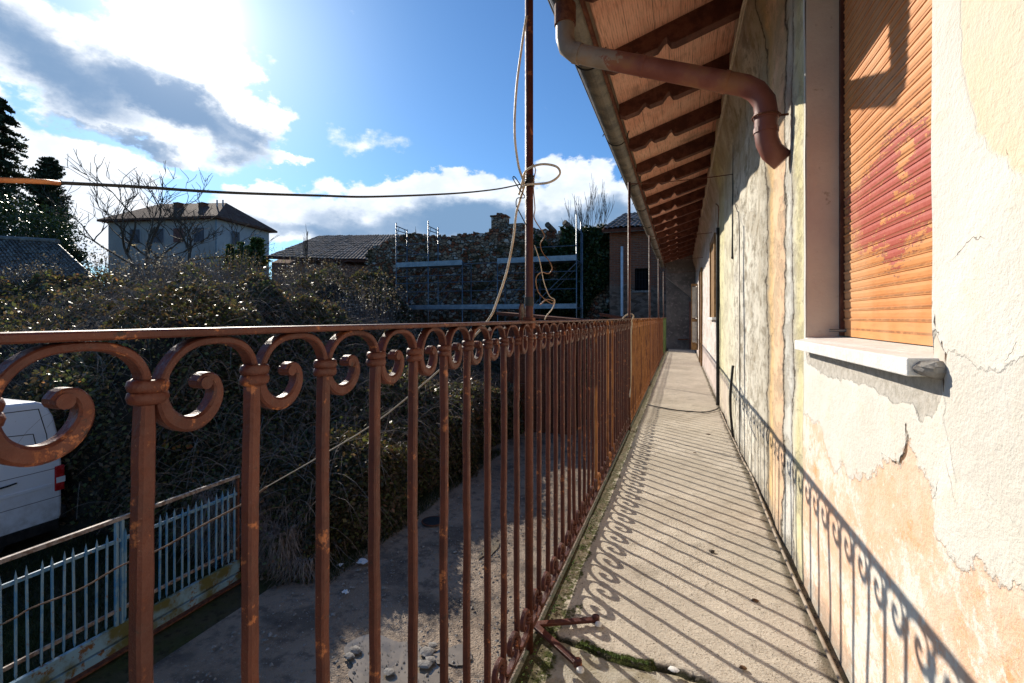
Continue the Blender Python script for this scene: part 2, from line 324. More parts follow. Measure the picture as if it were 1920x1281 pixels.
def floor_fn(g, pos):
    n1 = g.noise(1.6, pos, 8, .65); n2 = g.noise(11, pos, 7, .7); n3 = g.noise(55, pos, 6, .7); n4 = g.noise(190, pos, 4, .6)
    c = g.mix(g.mr(n1, .35, .65), (.49, .43, .345), (.63, .56, .46))
    c = g.mix(g.m('MULTIPLY', g.mr(n2, .5, .72), .5), c, (.33, .295, .24))
    c = g.mix(g.mr(n4, .57, .66), c, (.24, .205, .16))
    c = g.mix(g.mr(n4, .36, .28), c, (.62, .58, .5))
    c = g.mix(g.mr(g.noise(26, pos, 5, .6), .66, .73), c, (.15, .12, .09))
    vp = g.n('ShaderNodeTexVoronoi', {'Vector': pos, 'Scale': 75.0}).outputs['Distance']; pit = g.m('MULTIPLY', g.mr(vp, .22, .10), g.mr(n3, .52, .60))
    c = g.mix(g.m('MULTIPLY', pit, .8), c, (.13, .11, .09))
    near = g.mr(g.m('ADD', g.attr('nearside'), g.m('MULTIPLY', g.m('SUBTRACT', n2, .5), .03)), -.003, .003)
    c = g.mix(near, c, g.mix(g.mr(n2, .4, .6), (.30, .26, .18), (.46, .42, .34)))
    ck = g.mr(g.m('ADD', g.attr('crack'), g.m('MULTIPLY', g.m('SUBTRACT', n3, .5), .012)), -.006, .001)
    c = g.mix(ck, c, (.035, .035, .02))
    mo = g.m('MULTIPLY', g.mr(g.m('ADD', g.attr('moss'), g.m('MULTIPLY', g.m('SUBTRACT', n2, .5), .11)), -.008, .006), g.mr(n3, .38, .52))
    c = g.mix(mo, c, g.mix(g.mr(n4, .4, .6), (.035, .045, .012), (.09, .10, .03)))
    dirt = g.m('MULTIPLY', g.mr(g.m('ADD', g.attr('dirt'), g.m('MULTIPLY', g.m('SUBTRACT', n2, .5), .09)), -.015, .01), .8)
    c = g.mix(dirt, c, g.mix(g.mr(n2, .4, .6), (.06, .055, .025), (.15, .115, .075)))
    hl = g.n('ShaderNodeTexVoronoi', {'Vector': g.n('ShaderNodeVectorMath', {0: pos, 1: g.n('ShaderNodeVectorMath', {0: g.n('ShaderNodeTexNoise', {'Vector': pos, 'Scale': 5.0, 'Detail': 5.0}).outputs['Color'], 'Scale': .3}, operation='SCALE').outputs[0]}, operation='ADD').outputs[0], 'Scale': 1.4}, feature='DISTANCE_TO_EDGE').outputs['Distance']
    c = g.mix(g.m('MULTIPLY', g.mr(hl, .004, .001), g.mr(n1, .48, .56, 0, .7)), c, (.13, .10, .07))
    c = g.mix(g.m('MULTIPLY', g.mr(g.noise(3.4, pos, 7, .7), .56, .68), .45), c, (.26, .225, .18))
    h = g.m('ADD', g.m('MULTIPLY', n3, .6), g.m('MULTIPLY', n4, .4)); h = g.m('SUBTRACT', h, g.m('MULTIPLY', ck, 1.5))
    h = g.m('ADD', h, g.m('MULTIPLY', n2, .8)); h = g.m('SUBTRACT', h, g.m('MULTIPLY', pit, .7))
    return dict(c=c, b=h, bs=1.0, bd=.010)
M['floor'] = mat('worn_concrete', floor_fn, rough=.95, spec=.12)

def soffit_fn(g, pos):
    sp = g.n('ShaderNodeSeparateXYZ', {0: pos}); X, Y = sp.outputs[0], sp.outputs[1]
    n = g.noise(3, pos, 6, .65); st = g.noise(20, g.scaled(pos, (6, .35, 1)), 6, .7)
    w = g.m('SINE', g.m('MULTIPLY', X, 2 * math.pi / .0135))
    brick = g.m('FRACT', g.m('DIVIDE', X, .078)); jl = g.m('MULTIPLY', g.m('MAXIMUM', g.mr(brick, .035, .01), g.mr(brick, .965, .99)), g.mr(g.noise(5, g.scaled(pos, (4, .3, 1)), 3), .42, .6, .15, .9))
    c = g.mix(g.mr(n, .35, .65), (.74, .35, .23), (.84, .47, .33))
    c = g.mix(g.m('MULTIPLY', g.mr(st, .48, .66), .5), c, (.17, .07, .04))
    c = g.mix(g.m('MULTIPLY', g.mr(w, -.5, -1), .22), c, (.16, .07, .04))
    c = g.mix(g.m('MULTIPLY', jl, .85), c, (.08, .035, .02))
    c = g.mix(g.mr(g.noise(1.2, pos, 4), .60, .72), c, (.22, .13, .09))
    return dict(c=c, b=g.m('ADD', g.m('MULTIPLY', w, .4), g.m('MULTIPLY', jl, -1.2)), bs=.5, bd=.004)
M['soffit'] = mat('terracotta_soffit_tiles', soffit_fn, rough=.85)
def pipe_fn(g, pos):
    X = g.n('ShaderNodeSeparateXYZ', {0: pos}).outputs[0]; Z = g.n('ShaderNodeSeparateXYZ', {0: pos}).outputs[2]
    n = g.noise(11, pos, 7, .7); n2 = g.noise(5, pos, 5, .6)
    f = g.m('ADD', g.mr(X, -.55, -.05, 0, 1, False), g.m('MULTIPLY', g.m('SUBTRACT', n, .5), 1.5))
    red = g.mix(g.mr(n2, .4, .6), (.21, .070, .048), (.27, .10, .07))
    c = g.mix(g.mr(f, .42, .50), g.mix(g.mr(n2, .4, .6), (.25, .19, .14), (.34, .28, .22)), red)
    c = g.mix(g.m('MULTIPLY', g.mr(n2, .52, .66), .6), c, (.34, .17, .07))
    return dict(c=c, b=g.noise(60, pos, 4), bs=.2, bd=.002)
M['pipe'] = mat('weathered_drainpipe', pipe_fn, rough=.5, spec=.35)
def orange_iron(g, pos):
    n = g.noise(9, pos, 7, .7); n2 = g.noise(70, pos, 5, .7); Y = g.n('ShaderNodeSeparateXYZ', {0: pos}).outputs[1]
    c = g.mix(g.mr(n, .35, .65), (.24, .085, .025), (.38, .155, .045))
    c = g.mix(g.mr(g.noise(2.2, g.scaled(pos, (1, 3, .5)), 6, .7), .52, .60), c, (.10, .030, .014))
    c = g.mix(g.mr(Y, 6.5, 9.5, 0, .55), c, (.12, .042, .018))
    return dict(c=c, b=n2, bs=.6, bd=.002, r=.6)
M['iron_orange'] = mat('bare_orange_rust', orange_iron, spec=.3)
mk('iron_green', (.06, .12, .03), (.13, .20, .06), scale=12, rough=.6)

def ground_fn(g, pos):
    n1 = g.noise(.5, pos, 8, .65); n2 = g.noise(4, pos, 8, .7); n3 = g.noise(28, pos, 6, .7); v = g.n('ShaderNodeTexVoronoi', {'Vector': pos, 'Scale': 45.0})
    c = g.mix(g.mr(n1, .35, .65), (.23, .165, .115), (.34, .26, .19))
    c = g.mix(g.mr(n2, .45, .65), c, (.14, .108, .085))
    c = g.mix(g.m('MULTIPLY', g.mr(g.noise(1.1, pos, 5), .55, .65), .6), c, (.07, .058, .048))
    c = g.mix(g.m('MULTIPLY', g.mr(v.outputs['Distance'], .30, .12), g.mr(n3, .50, .60)), c, (.36, .34, .31))
    c = g.mix(g.mr(n3, .62, .7), c, (.07, .06, .05))
    return dict(c=c, b=g.m('ADD', n3, g.m('MULTIPLY', v.outputs['Distance'], -.6)), bs=.8, bd=.02, r=g.mr(n2, .35, .65, .65, .95))
M['drive'] = mat('gravelly_driveway', ground_fn, spec=.3)
def earth_fn(g, pos):
    n = g.noise(.8, pos, 8, .65); n2 = g.noise(9, pos, 6, .7)
    c = g.mix(g.mr(n, .4, .6), (.055, .06, .02), (.08, .065, .04)); c = g.mix(g.mr(n2, .5, .7), c, (.03, .025, .015))
    return dict(c=c, b=n2, bs=.8, bd=.05)
M['earth'] = mat('grassy_earth', earth_fn, rough=1, spec=.1)
def puddle_fn(g, pos):
    c = g.mix(g.mr(g.noise(2, pos, 5), .4, .6), (.20, .165, .12), (.26, .215, .16))
    return dict(c=c, r=.04, b=g.noise(6, pos, 2), bs=.04, bd=.01)
M['puddle'] = mat('muddy_puddle_water', puddle_fn, spec=.5)

def stonewall_fn(g, pos):
    w = g.n('ShaderNodeTexNoise', {'Vector': pos, 'Scale': 3.0, 'Detail': 4.0}).outputs['Color']
    p2 = g.n('ShaderNodeVectorMath', {0: pos, 1: g.n('ShaderNodeVectorMath', {0: w, 'Scale': .25}, operation='SCALE').outputs[0]}, operation='ADD').outputs[0]
    p3 = g.scaled(p2, (1, 1, 1.7))
    v = g.n('ShaderNodeTexVoronoi', {'Vector': p3, 'Scale': 4.6}); ve = g.n('ShaderNodeTexVoronoi', {'Vector': p3, 'Scale': 4.6}, feature='DISTANCE_TO_EDGE')
    r = g.n('ShaderNodeSeparateColor', {0: v.outputs['Color']})
    n = g.noise(1.1, pos, 6, .65); n2 = g.noise(20, pos, 6, .7)
    c = g.mix(r.outputs[0], (.20, .14, .095), (.42, .31, .22)); c = g.mix(g.mr(r.outputs[1], .70, .78), c, (.52, .48, .42))
    c = g.mix(g.mr(r.outputs[2], .70, .76), c, (.26, .10, .055))
    c = g.mix(g.mr(ve.outputs['Distance'], .07, .03), c, (.10, .085, .065))
    c = g.mix(g.m('MULTIPLY', g.mr(n, .5, .62), .6), c, (.045, .055, .02))
    c = g.mix(g.m('MULTIPLY', g.mr(n2, .5, .7), .5), c, (.06, .05, .04))
    return dict(c=c, b=g.m('ADD', g.mr(ve.outputs['Distance'], 0, .14), g.m('MULTIPLY', n2, .4)), bs=1, bd=.07)
M['rubble'] = mat('rubble_masonry', stonewall_fn, rough=.95, spec=.1)
def brick_fn(g, pos):
    v = g.n('ShaderNodeCombineXYZ', {0: g.n('ShaderNodeSeparateXYZ', {0: pos}).outputs[0], 1: g.n('ShaderNodeSeparateXYZ', {0: pos}).outputs[2], 2: 0.0}).outputs[0]
    b = g.n('ShaderNodeTexBrick', {'Vector': v, 'Color1': (.30, .10, .05, 1), 'Color2': (.20, .065, .035, 1), 'Mortar': (.22, .17, .13, 1), 'Scale': 1.0,
            'Mortar Size': .010, 'Brick Width': .26, 'Row Height': .072})
    n = g.noise(1.3, pos, 7, .7); n2 = g.noise(16, pos, 6, .7); Z = g.n('ShaderNodeSeparateXYZ', {0: pos}).outputs[2]
    c = g.mix(g.m('MULTIPLY', g.mr(n2, .4, .7), .55), b.outputs['Color'], (.11, .055, .035))
    low = g.mr(g.m('ADD', Z, g.m('MULTIPLY', g.m('SUBTRACT', n, .5), 2.5)), 2.6, 2.1)
    ve = g.n('ShaderNodeTexVoronoi', {'Vector': g.scaled(pos, (1, 1, 2)), 'Scale': 5.0})
    vc = g.n('ShaderNodeSeparateColor', {0: ve.outputs['Color']}).outputs[0]
    c = g.mix(g.m('MULTIPLY', low, .85), c, g.mix(vc, (.10, .075, .055), (.30, .22, .17)))
    return dict(c=c, b=g.m('ADD', b.outputs['Fac'], n2), bs=.7, bd=.02)
M['brick'] = mat('old_red_brick', brick_fn, rough=.9, spec=.15)
def tile_mat(name, a, b, lich=(.25, .23, .2), spec=.15, rough=.9):
    def fn(g, pos):
        v = g.n('ShaderNodeTexVoronoi', {'Vector': pos, 'Scale': 3.0}); r = g.n('ShaderNodeSeparateColor', {0: v.outputs['Color']})
        n = g.noise(2.5, pos, 7, .7); c = g.mix(r.outputs[0], a, b); c = g.mix(g.mr(n, .5, .66), c, lich); n2 = g.noise(30, pos, 5)
        c = g.mix(g.m('MULTIPLY', g.mr(n2, .4, .7), .5), c, tuple(x * .4 for x in a))
        return dict(c=c, b=n2, bs=.5, bd=.02)
    M[name] = mat(name, fn, rough=rough, spec=spec)
tile_mat('tiles_dark', (.085, .07, .06), (.19, .14, .11), spec=.4, rough=.5); tile_mat('tiles_house', (.10, .045, .032), (.16, .08, .055), (.14, .10, .08))
tile_mat('tiles_grey', (.16, .12, .10), (.28, .21, .17), (.30, .27, .24))

def endwall_fn(g, pos):
    n = g.noise(1.4, pos, 8, .7); n2 = g.noise(12, pos, 7, .7); n3 = g.noise(60, pos, 4)
    c = g.mix(g.mr(n, .35, .65), (.10, .092, .088), (.17, .155, .148)); c = g.mix(g.mr(n2, .5, .7), c, (.26, .22, .21))
    return dict(c=c, b=n3, bs=.5, bd=.01)
M['endwall'] = mat('stained_grey_plaster', endwall_fn, rough=.95, spec=.1)
def rust_plate(g, pos):
    n = g.noise(7, pos, 7, .7); n2 = g.noise(2.5, pos, 5, .6)
    c = g.mix(g.mr(n, .52, .60), (.24, .38, .44), (.20, .085, .03)); c = g.mix(g.mr(n2, .38, .56), c, (.13, .115, .035))
    return dict(c=c, b=n, bs=.4, bd=.004)
M['rust_plate'] = mat('rusty_blue_plate', rust_plate, rough=.7)
def picket_fn(g, pos):
    n = g.noise(9, g.scaled(pos, (1, 1, .5)), 6, .7)
    c = g.mix(g.mr(n, .42, .52), (.09, .24, .38), (.22, .34, .40)); c = g.mix(g.mr(g.noise(22, pos, 6, .7), .58, .66), c, (.26, .15, .10))
    return dict(c=c, b=n, bs=.3, bd=.002)
M['picket'] = mat('flaking_blue_paint', picket_fn, rough=.5, spec=.4)

def leaf_mat(name, cols, tf=.35, rough=.5, spec=.35):
    if name in ('bramble_leaf', 'pale_twig_leaf'): cols = [(w, tuple((v * .72 + sum(c) / 3 * .28 * (1.12, 1, .98)[i]) * (1.75 if name[0] == 'b' else 1.5) for i, v in enumerate(c))) for w, c in cols]
    def fn(g, pos):
        r = g.n('ShaderNodeNewGeometry').outputs['Random Per Island']
        cr = g.n('ShaderNodeValToRGB', {0: r}); el = cr.color_ramp; el.interpolation = 'CONSTANT'
        while len(el.elements) < len(cols): el.elements.new(.5)
        acc = 0; tot = sum(w for w, _ in cols)
        for e, (w, c) in zip(el.elements, cols): e.position = acc / tot; e.color = (*c, 1); acc += w
        c = g.mix(g.mr(g.noise(1.1, pos, 4), .35, .65), cr.outputs[0], g.mix(1.0, cr.outputs[0], (.7, .62, .5), 'MULTIPLY'))
        return dict(c=c, trans=g.mix(1.0, c, (1.25, 1.2, .75), 'MULTIPLY'), tf=tf)
    M[name] = mat(name, fn, rough=rough, spec=spec)
leaf_mat('bramble_leaf', [(4, (.035, .042, .018)), (3, (.06, .06, .026)), (4, (.075, .05, .032)), (3, (.085, .115, .03)), (3, (.11, .075, .048)), (.6, (.20, .17, .05)), (.25, (.30, .13, .05))], .4, .42)
leaf_mat('pale_twig_leaf', [(5, (.085, .070, .066)), (4, (.13, .108, .10)), (2, (.05, .055, .028)), (2.5, (.26, .235, .22)), (2.2, (.50, .48, .45))], .3, .5, .4)  # palest leaves are sun glints put into the colour, the rest twig tones
leaf_mat('ivy_leaf', [(4, (.018, .045, .014)), (3, (.03, .06, .02)), (1, (.06, .09, .03))], .15, .4, .35)
leaf_mat('needle', [(4, (.035, .055, .030)), (3, (.055, .08, .04)), (1, (.09, .085, .055))], .15, .6, .2)
leaf_mat('green_needle', [(4, (.04, .085, .02)), (3, (.06, .11, .03)), (1, (.09, .14, .04))], .3, .5, .3)
leaf_mat('grass', [(4, (.025, .04, .010)), (3, (.035, .055, .014)), (1, (.08, .08, .03))], .3, .5, .3)
leaf_mat('gold_leaf', [(3, (.35, .22, .05)), (2, (.20, .22, .05)), (1, (.42, .14, .05))], .5, .5, .3)

# ------------------------------------------------------------------ object helpers
ORG = {}
def tag(o, label=None, cat=None, group=None, kind=None):
    if label: o['label'] = label
    if cat: o['category'] = cat
    if group: o['group'] = group
    if kind: o['kind'] = kind
    return o
def empty(name, loc, label, cat, group=None):
    o = bpy.data.objects.new(name, None); col.objects.link(o); o.location = loc; o.empty_display_size = .1
    ORG[o.name] = Vector(loc)
    return tag(o, label, cat, group)
def link_mesh(name, me, parent=None, origin=None):
    o = bpy.data.objects.new(name, me); col.objects.link(o)
    if parent is not None:
        o.parent = parent; ORG[o.name] = ORG[parent.name]
    else:
        o.location = origin or (0, 0, 0); ORG[o.name] = Vector(origin or (0, 0, 0))
    return o
class MB:
    def __init__(s): s.v = []; s.f = []
    def add(s, vs, fs):
        b = len(s.v); s.v.extend([tuple(v) for v in vs]); s.f.extend([tuple(b + i for i in f) for f in fs]); return s
    def box(s, a, b, rot=None, piv=None):
        (x0, y0, z0), (x1, y1, z1) = a, b
        vs = [Vector((x, y, z)) for x in (x0, x1) for y in (y0, y1) for z in (z0, z1)]
        if rot is not None:
            p = Vector(piv) if piv is not None else (Vector(a) + Vector(b)) / 2
            vs = [rot @ (v - p) + p for v in vs]
        return s.add(vs, [(0, 1, 3, 2), (4, 6, 7, 5), (0, 4, 5, 1), (2, 3, 7, 6), (0, 2, 6, 4), (1, 5, 7, 3)])
    def tube(s, pts, r, n=8, cap=True, flat=None):
        pts = [Vector(p) for p in pts]; rs = r if isinstance(r, (list, tuple)) else [r] * len(pts)
        up = None; vs = []; fs = []
        for i, p in enumerate(pts):
            t = (pts[min(i + 1, len(pts) - 1)] - pts[max(i - 1, 0)])
            if t.length < 1e-9: t = Vector((0, 0, 1))
            t.normalize()
            if up is None: up = Vector((0, 0, 1)) if abs(t.z) < .9 else Vector((1, 0, 0))
            a = (up - t * up.dot(t)); a.normalize() if a.length > 1e-6 else None
            b = t.cross(a); up = a
            for k in range(n):
                an = 2 * math.pi * k / n + (math.pi / n)
                vs.append(p + (a * math.cos(an) + b * math.sin(an)) * rs[i])
        for i in range(len(pts) - 1):
            for k in range(n):
                k2 = (k + 1) % n; fs.append((i * n + k, i * n + k2, (i + 1) * n + k2, (i + 1) * n + k))
        if cap and n > 2:
            fs.append(tuple(reversed(range(n)))); fs.append(tuple((len(pts) - 1) * n + k for k in range(n)))
        return s.add(vs, fs)
    def lathe(s, prof, c, n=16):           # prof: (r, z)
        vs = []; fs = []
        for r, z in prof:
            for k in range(n):
                a = 2 * math.pi * k / n; vs.append((c[0] + r * math.cos(a), c[1] + r * math.sin(a), c[2] + z))
        for i in range(len(prof) - 1):
            for k in range(n):
                k2 = (k + 1) % n; fs.append((i * n + k, i * n + k2, (i + 1) * n + k2, (i + 1) * n + k))
        fs.append(tuple(reversed(range(n)))); fs.append(tuple((len(prof) - 1) * n + k for k in range(n)))
        return s.add(vs, fs)
    def prism(s, pts, off):                # polygon + offset vector
        n = len(pts); off = Vector(off); vs = [Vector(p) for p in pts] + [Vector(p) + off for p in pts]
        fs = [tuple(reversed(range(n))), tuple(range(n, 2 * n))] + [(i, (i + 1) % n, n + (i + 1) % n, n + i) for i in range(n)]
        return s.add(vs, fs)
    def build(s, name, m, parent=None, origin=None, smooth=False, bevel=0.0, seg=2):
        o0 = ORG[parent.name] if parent is not None else Vector(origin or (0, 0, 0))
        me = bpy.data.meshes.new(name); me.from_pydata([(v[0] - o0.x, v[1] - o0.y, v[2] - o0.z) for v in s.v], [], s.f)
        me.materials.append(M[m] if isinstance(m, str) else m)
        if smooth: me.polygons.foreach_set('use_smooth', [True] * len(me.polygons))
        me.validate(); me.update()
        import bmesh
        bm = bmesh.new(); bm.from_mesh(me); bmesh.ops.recalc_face_normals(bm, faces=bm.faces); bm.to_mesh(me); bm.free()
        o = link_mesh(name, me, parent, origin)
        if bevel:
            b = o.modifiers.new('bevel', 'BEVEL'); b.width = bevel; b.segments = seg; b.limit_method = 'ANGLE'
        return o
def np_mesh(name, V, F, m, parent=None, origin=None, smooth=False, attrs=None):
    o0 = np.array(ORG[parent.name] if parent is not None else (origin or (0, 0, 0)))
    V = np.asarray(V, dtype=np.float32); F = np.asarray(F, dtype=np.int32); k = F.shape[1]
    me = bpy.data.meshes.new(name)
    me.vertices.add(len(V)); me.vertices.foreach_set('co', (V - o0).astype(np.float32).ravel())
    me.loops.add(F.size); me.loops.foreach_set('vertex_index', F.ravel())
    me.polygons.add(len(F)); me.polygons.foreach_set('loop_start', np.arange(0, F.size, k, dtype=np.int32))
    me.polygons.foreach_set('use_smooth', np.full(len(F), smooth)); me.update(calc_edges=True)
    me.materials.append(M[m] if isinstance(m, str) else m)
    for an, av in (attrs or {}).items():
        a = me.attributes.new(an, 'FLOAT', 'POINT'); a.data.foreach_set('value', np.asarray(av, dtype=np.float32))
    return link_mesh(name, me, parent, origin)

def sdf_poly(P, poly):                    # positive inside
    poly = np.array(poly, dtype=float); d = np.full(len(P), 1e9); inside = np.zeros(len(P), bool)
    for i in range(len(poly)):
        a, b = poly[i], poly[(i + 1) % len(poly)]; e = b - a; w = P - a
        t = np.clip((w @ e) / (e @ e + 1e-12), 0, 1); d = np.minimum(d, np.hypot(*(w - t[:, None] * e).T))
        c = ((a[1] > P[:, 1]) != (b[1] > P[:, 1])) & (P[:, 0] < (b[0] - a[0]) * (P[:, 1] - a[1]) / (b[1] - a[1] + 1e-12) + a[0])
        inside ^= c
    return np.where(inside, d, -d)
def sdf_line(P, pts, w):
    d = np.full(len(P), 1e9); pts = np.array(pts, dtype=float)
    for a, b in zip(pts[:-1], pts[1:]):
        e = b - a; q = P - a; t = np.clip((q @ e) / (e @ e + 1e-12), 0, 1); d = np.minimum(d, np.hypot(*(q - t[:, None] * e).T))
    return w - d
def vnoise(P, f, seed=0):                 # cheap smooth noise in 2-D/3-D, about -1..1
    r = np.random.default_rng(seed); out = 0
    for i in range(6):
        k = r.normal(size=P.shape[1]); k /= np.linalg.norm(k); out = out + np.sin(P @ (k * f * r.uniform(.6, 1.7)) + r.uniform(0, 6.28))
    return out / 3.0
def sstep(x, a, b):
    t = np.clip((x - a) / (b - a), 0, 1); return t * t * (3 - 2 * t)
def smooth_path(pts, n=8):
    P = [Vector(p) for p in pts]; out = []
    for i in range(len(P) - 1):
        p0, p1, p2, p3 = P[max(i - 1, 0)], P[i], P[i + 1], P[min(i + 2, len(P) - 1)]
        for k in range(n):
            t = k / n; out.append(.5 * ((2 * p1) + (p2 - p0) * t + (2 * p0 - 5 * p1 + 4 * p2 - p3) * t * t + (3 * p1 - p0 - 3 * p2 + p3) * t ** 3))
    out.append(P[-1]); return out

# ------------------------------------------------------------------ ground
tag(MB().add([(-600, -600, GZ), (600, -600, GZ), (600, 600, GZ), (-600, 600, GZ)], [(0, 1, 2, 3)]).build('ground', 'earth'), kind='structure')
ys = np.linspace(-8, 20, 180); xs = np.linspace(-5.6, .9, 60)
gx, gy = np.meshgrid(xs, ys); P = np.c_[gx.ravel(), gy.ravel()]
edge = np.clip((P[:, 0] + 5.6) / .5, 0, 1)
z = GZ + .006 + .009 * (1 + vnoise(P, 1.3, 3)) * edge
I = np.arange(len(P)).reshape(gx.shape)
F = np.stack([I[:-1, :-1], I[:-1, 1:], I[1:, 1:], I[1:, :-1]], -1).reshape(-1, 4)
tag(np_mesh('driveway', np.c_[P, z], F, 'drive', smooth=True), kind='structure')
def puddle(cx, cy, rx, ry, seed, rot=0):
    r = np.random.default_rng(seed); n = 60; vs = []
    ph = r.uniform(0, 6.28, 5)
    for k in range(n):
        a = 2 * math.pi * k / n; q = 1 + .18 * math.sin(2 * a + ph[0]) + .12 * math.sin(3 * a + ph[1]) + .08 * math.sin(5 * a + ph[2]) + .05 * math.sin(9 * a + ph[3])
        x, y = rx * q * math.cos(a), ry * q * math.sin(a)
        vs.append((cx + x * math.cos(rot) - y * math.sin(rot), cy + x * math.sin(rot) + y * math.cos(rot), GZ + .036))
    tag(MB().add(vs, [tuple(range(n))]).build('puddle', 'puddle'), kind='structure')
p = onZ(735, 1262, GZ); puddle(p.x, p.y, .62, .48, 1)
p = onZ(850, 1235, GZ); puddle(p.x, p.y, .22, .16, 4)
p = onZ(918, 1032, GZ); puddle(p.x, p.y, .10, .40, 2)
p = onZ(812, 982, GZ)
t = empty('manhole_cover', (p.x, p.y, GZ + .05), 'small round dark iron cover set into the driveway', 'manhole cover')
MB().lathe([(.19, 0), (.19, .012), (.17, .016), (0.001, .016)], (p.x, p.y, GZ + .045), 24).build('lid', 'black_rubber', t)
MB().lathe([(.22, 0), (.22, .010), (.195, .012), (.195, 0)], (p.x, p.y, GZ + .045), 24).build('frame', 'rust', t)

# ------------------------------------------------------------------ foreground house (balcony side)
YB0, YB1 = -1.6, 16.3
def wallX(s, z):
    x = .4407 - .0207 * sstep(s, 3.0, 4.2)
    x = x - .085 * sstep(z, 2.45, 2.86) * sstep(s, 2.1, 3.1)
    return x
def w2(x, y): 
    s = 445.8 / (x - 1277) + .155; return (s, EYE + (595 - y) * (s - .155) / 954)
house = empty('old_house', (.44, 0, GZ), 'old plastered house with long balcony, timber eaves and orange roller shutter', 'house')
WS0, WS1, WZ0, WZ1 = 1.104, 2.068, .935, 2.45
def grid_lines(segs):
    out = []
    for a, b, n in segs: out += list(np.linspace(a, b, n, endpoint=False))
    return np.array(out + [segs[-1][1]])
ss = grid_lines([(YB0, .25, 20), (.25, WS0, 70), (WS0, WS1, 70), (WS1, 3.2, 90), (3.2, 6, 80), (6, YB1, 90)])
zz = grid_lines([(-.12, 0, 3), (0, WZ0, 80), (WZ0, WZ1, 80), (WZ1, 2.97, 24)])
gs, gz = np.meshgrid(ss, zz); P = np.c_[gs.ravel(), gz.ravel()]
Xw = wallX(P[:, 0], P[:, 1]) + .0022 * vnoise(P, 5, 1) + .0012 * vnoise(P, 17, 2) + .006 * vnoise(P * np.array([3, .5]), 3, 4) * sstep(P[:, 0], 2.12, 2.4)
attrs = {}
cv = lambda lst: [w2(*q) for q in lst]
peach = cv([(1455, 745), (1491, 760), (1511, 776), (1536, 791), (1547, 826), (1563, 872), (1586, 885), (1630, 897), (1649, 862), (1686, 869), (1699, 820), (1711, 826), (1717, 866), (1739, 897), (1755, 925), (1759, 989), (1783, 1040),
            (1806, 1070), (1821, 1040), (1845, 1046), (1857, 1072), (1896, 1102), (1925, 1130), (2100, 1230), (2300, 1500), (2100, 2300), (1455, 1000)])
attrs['peach'] = sdf_poly(P, peach)
attrs['mortar'] = sdf_poly(P, cv([(1508, 650), (1600, 655), (1705, 675), (1745, 660), (1750, 615), (1760, 640), (1772, 666), (1769, 685), (1764, 735), (1755, 760), (1744, 777), (1733, 772), (1728, 789), (1719, 785), (1714, 763),
                                  (1699, 752), (1680, 757), (1655, 741), (1624, 721), (1583, 713), (1558, 710), (1536, 697), (1514, 679)]))
attrs['upper'] = sdf_poly(P, cv([(1790, -400), (1800, 120), (1831, 250), (1862, 293), (1925, 330), (2300, 420), (2600, -900)]))
attrs['grey'] = sdf_poly(P, cv([(1774, 655), (1800, 655), (1821, 669), (1849, 688), (1874, 700), (1896, 685), (1925, 680), (2300, 700), (2300, 1100), (1925, 1010), (1860, 930), (1800, 900), (1770, 800), (1768, 700)]))
attrs['crack'] = np.maximum(sdf_line(P, cv([(1699, 798), (1701, 820), (1700, 835), (1696, 851), (1689, 860), (1688, 869)]), .0045),
                            np.maximum(sdf_line(P, cv([(1688, 869), (1668, 866), (1649, 852)]), .0012), sdf_line(P, cv([(1748, 560), (1752, 610), (1768, 655), (1774, 668), (1768, 690), (1766, 730)]), .0022)))
bulge = .010 * sstep(attrs['mortar'], -.01, .02)
Xw = Xw + .35 * bulge
I = np.arange(len(P)).reshape(gs.shape)
F = np.stack([I[:-1, :-1], I[:-1, 1:], I[1:, 1:], I[1:, :-1]], -1).reshape(-1, 4)
cs = .25 * (P[F[:, 0]] + P[F[:, 1]] + P[F[:, 2]] + P[F[:, 3]])
hole = (cs[:, 0] > WS0) & (cs[:, 0] < WS1) & (cs[:, 1] > WZ0) & (cs[:, 1] < WZ1)
F = F[~hole][:, ::-1]
np_mesh('wall', np.c_[Xw, P], F, 'wall', house, smooth=True, attrs=attrs)
# solid body of the house behind that skin, and the storey below
MB().box((.46, YB0, GZ), (6.0, YB1 + 1.5, -.12)).build('lower_wall', 'grey_lower', house)
MB().box((.62, YB0, -.12), (6.0, YB1 + 1.5, 2.95)).build('inner_wall', 'grey_lower', house)
MB().box((.36, YB0 - .3, -.12), (6.0, YB0 - .003, 2.95)).build('gable_wall', 'grey_lower', house)
# window > reveal, shutter, sill
win = bpy.data.objects.new('window', None); col.objects.link(win); win.parent = house; ORG[win.name] = ORG[house.name]
XS = .56
wr = MB()
wr.box((.4425, WS1 + .0, WZ0 - .02), (XS + .06, WS1 + .05, WZ1 + .05))
wr.box((.4425, WS0 - .05, WZ0 - .02), (XS + .06, WS0, WZ1 + .05))
wr.box((.4425, WS0 + .001, WZ1 + .001), (XS + .06, WS1 - .001, WZ1 + .05))
wr.build('reveal', 'jamb', win, bevel=.004)
pitch = .034; zb = .952; prof = []
prof += [(0, 0), (0, .056)]
zc = .056
while zb + zc < WZ1:
    prof += [(-.003, zc + .001), (-.0035, zc + .006), (0.0, zc + .009), (.002, zc + .010), (.0005, zc + .014), (-.0008, zc + .024), (0, zc + pitch - .0005)]; zc += pitch + random.uniform(-.0012, .0012)
yy = np.linspace(WS0 + .004, WS1 - .004, 60)
V = np.array([(XS + dx + .0012 * math.sin(9 * y + 3), y, zb + dz) for y in yy for dx, dz in prof]); n = len(prof)
F = np.array([(i * n + j, i * n + j + 1, (i + 1) * n + j + 1, (i + 1) * n + j) for i in range(len(yy) - 1) for j in range(n - 1)])
def ws(x, y):                      # photo pixel on the shutter plane -> (s, z)
    q = onX(x, y, XS); return (q.y, q.z)
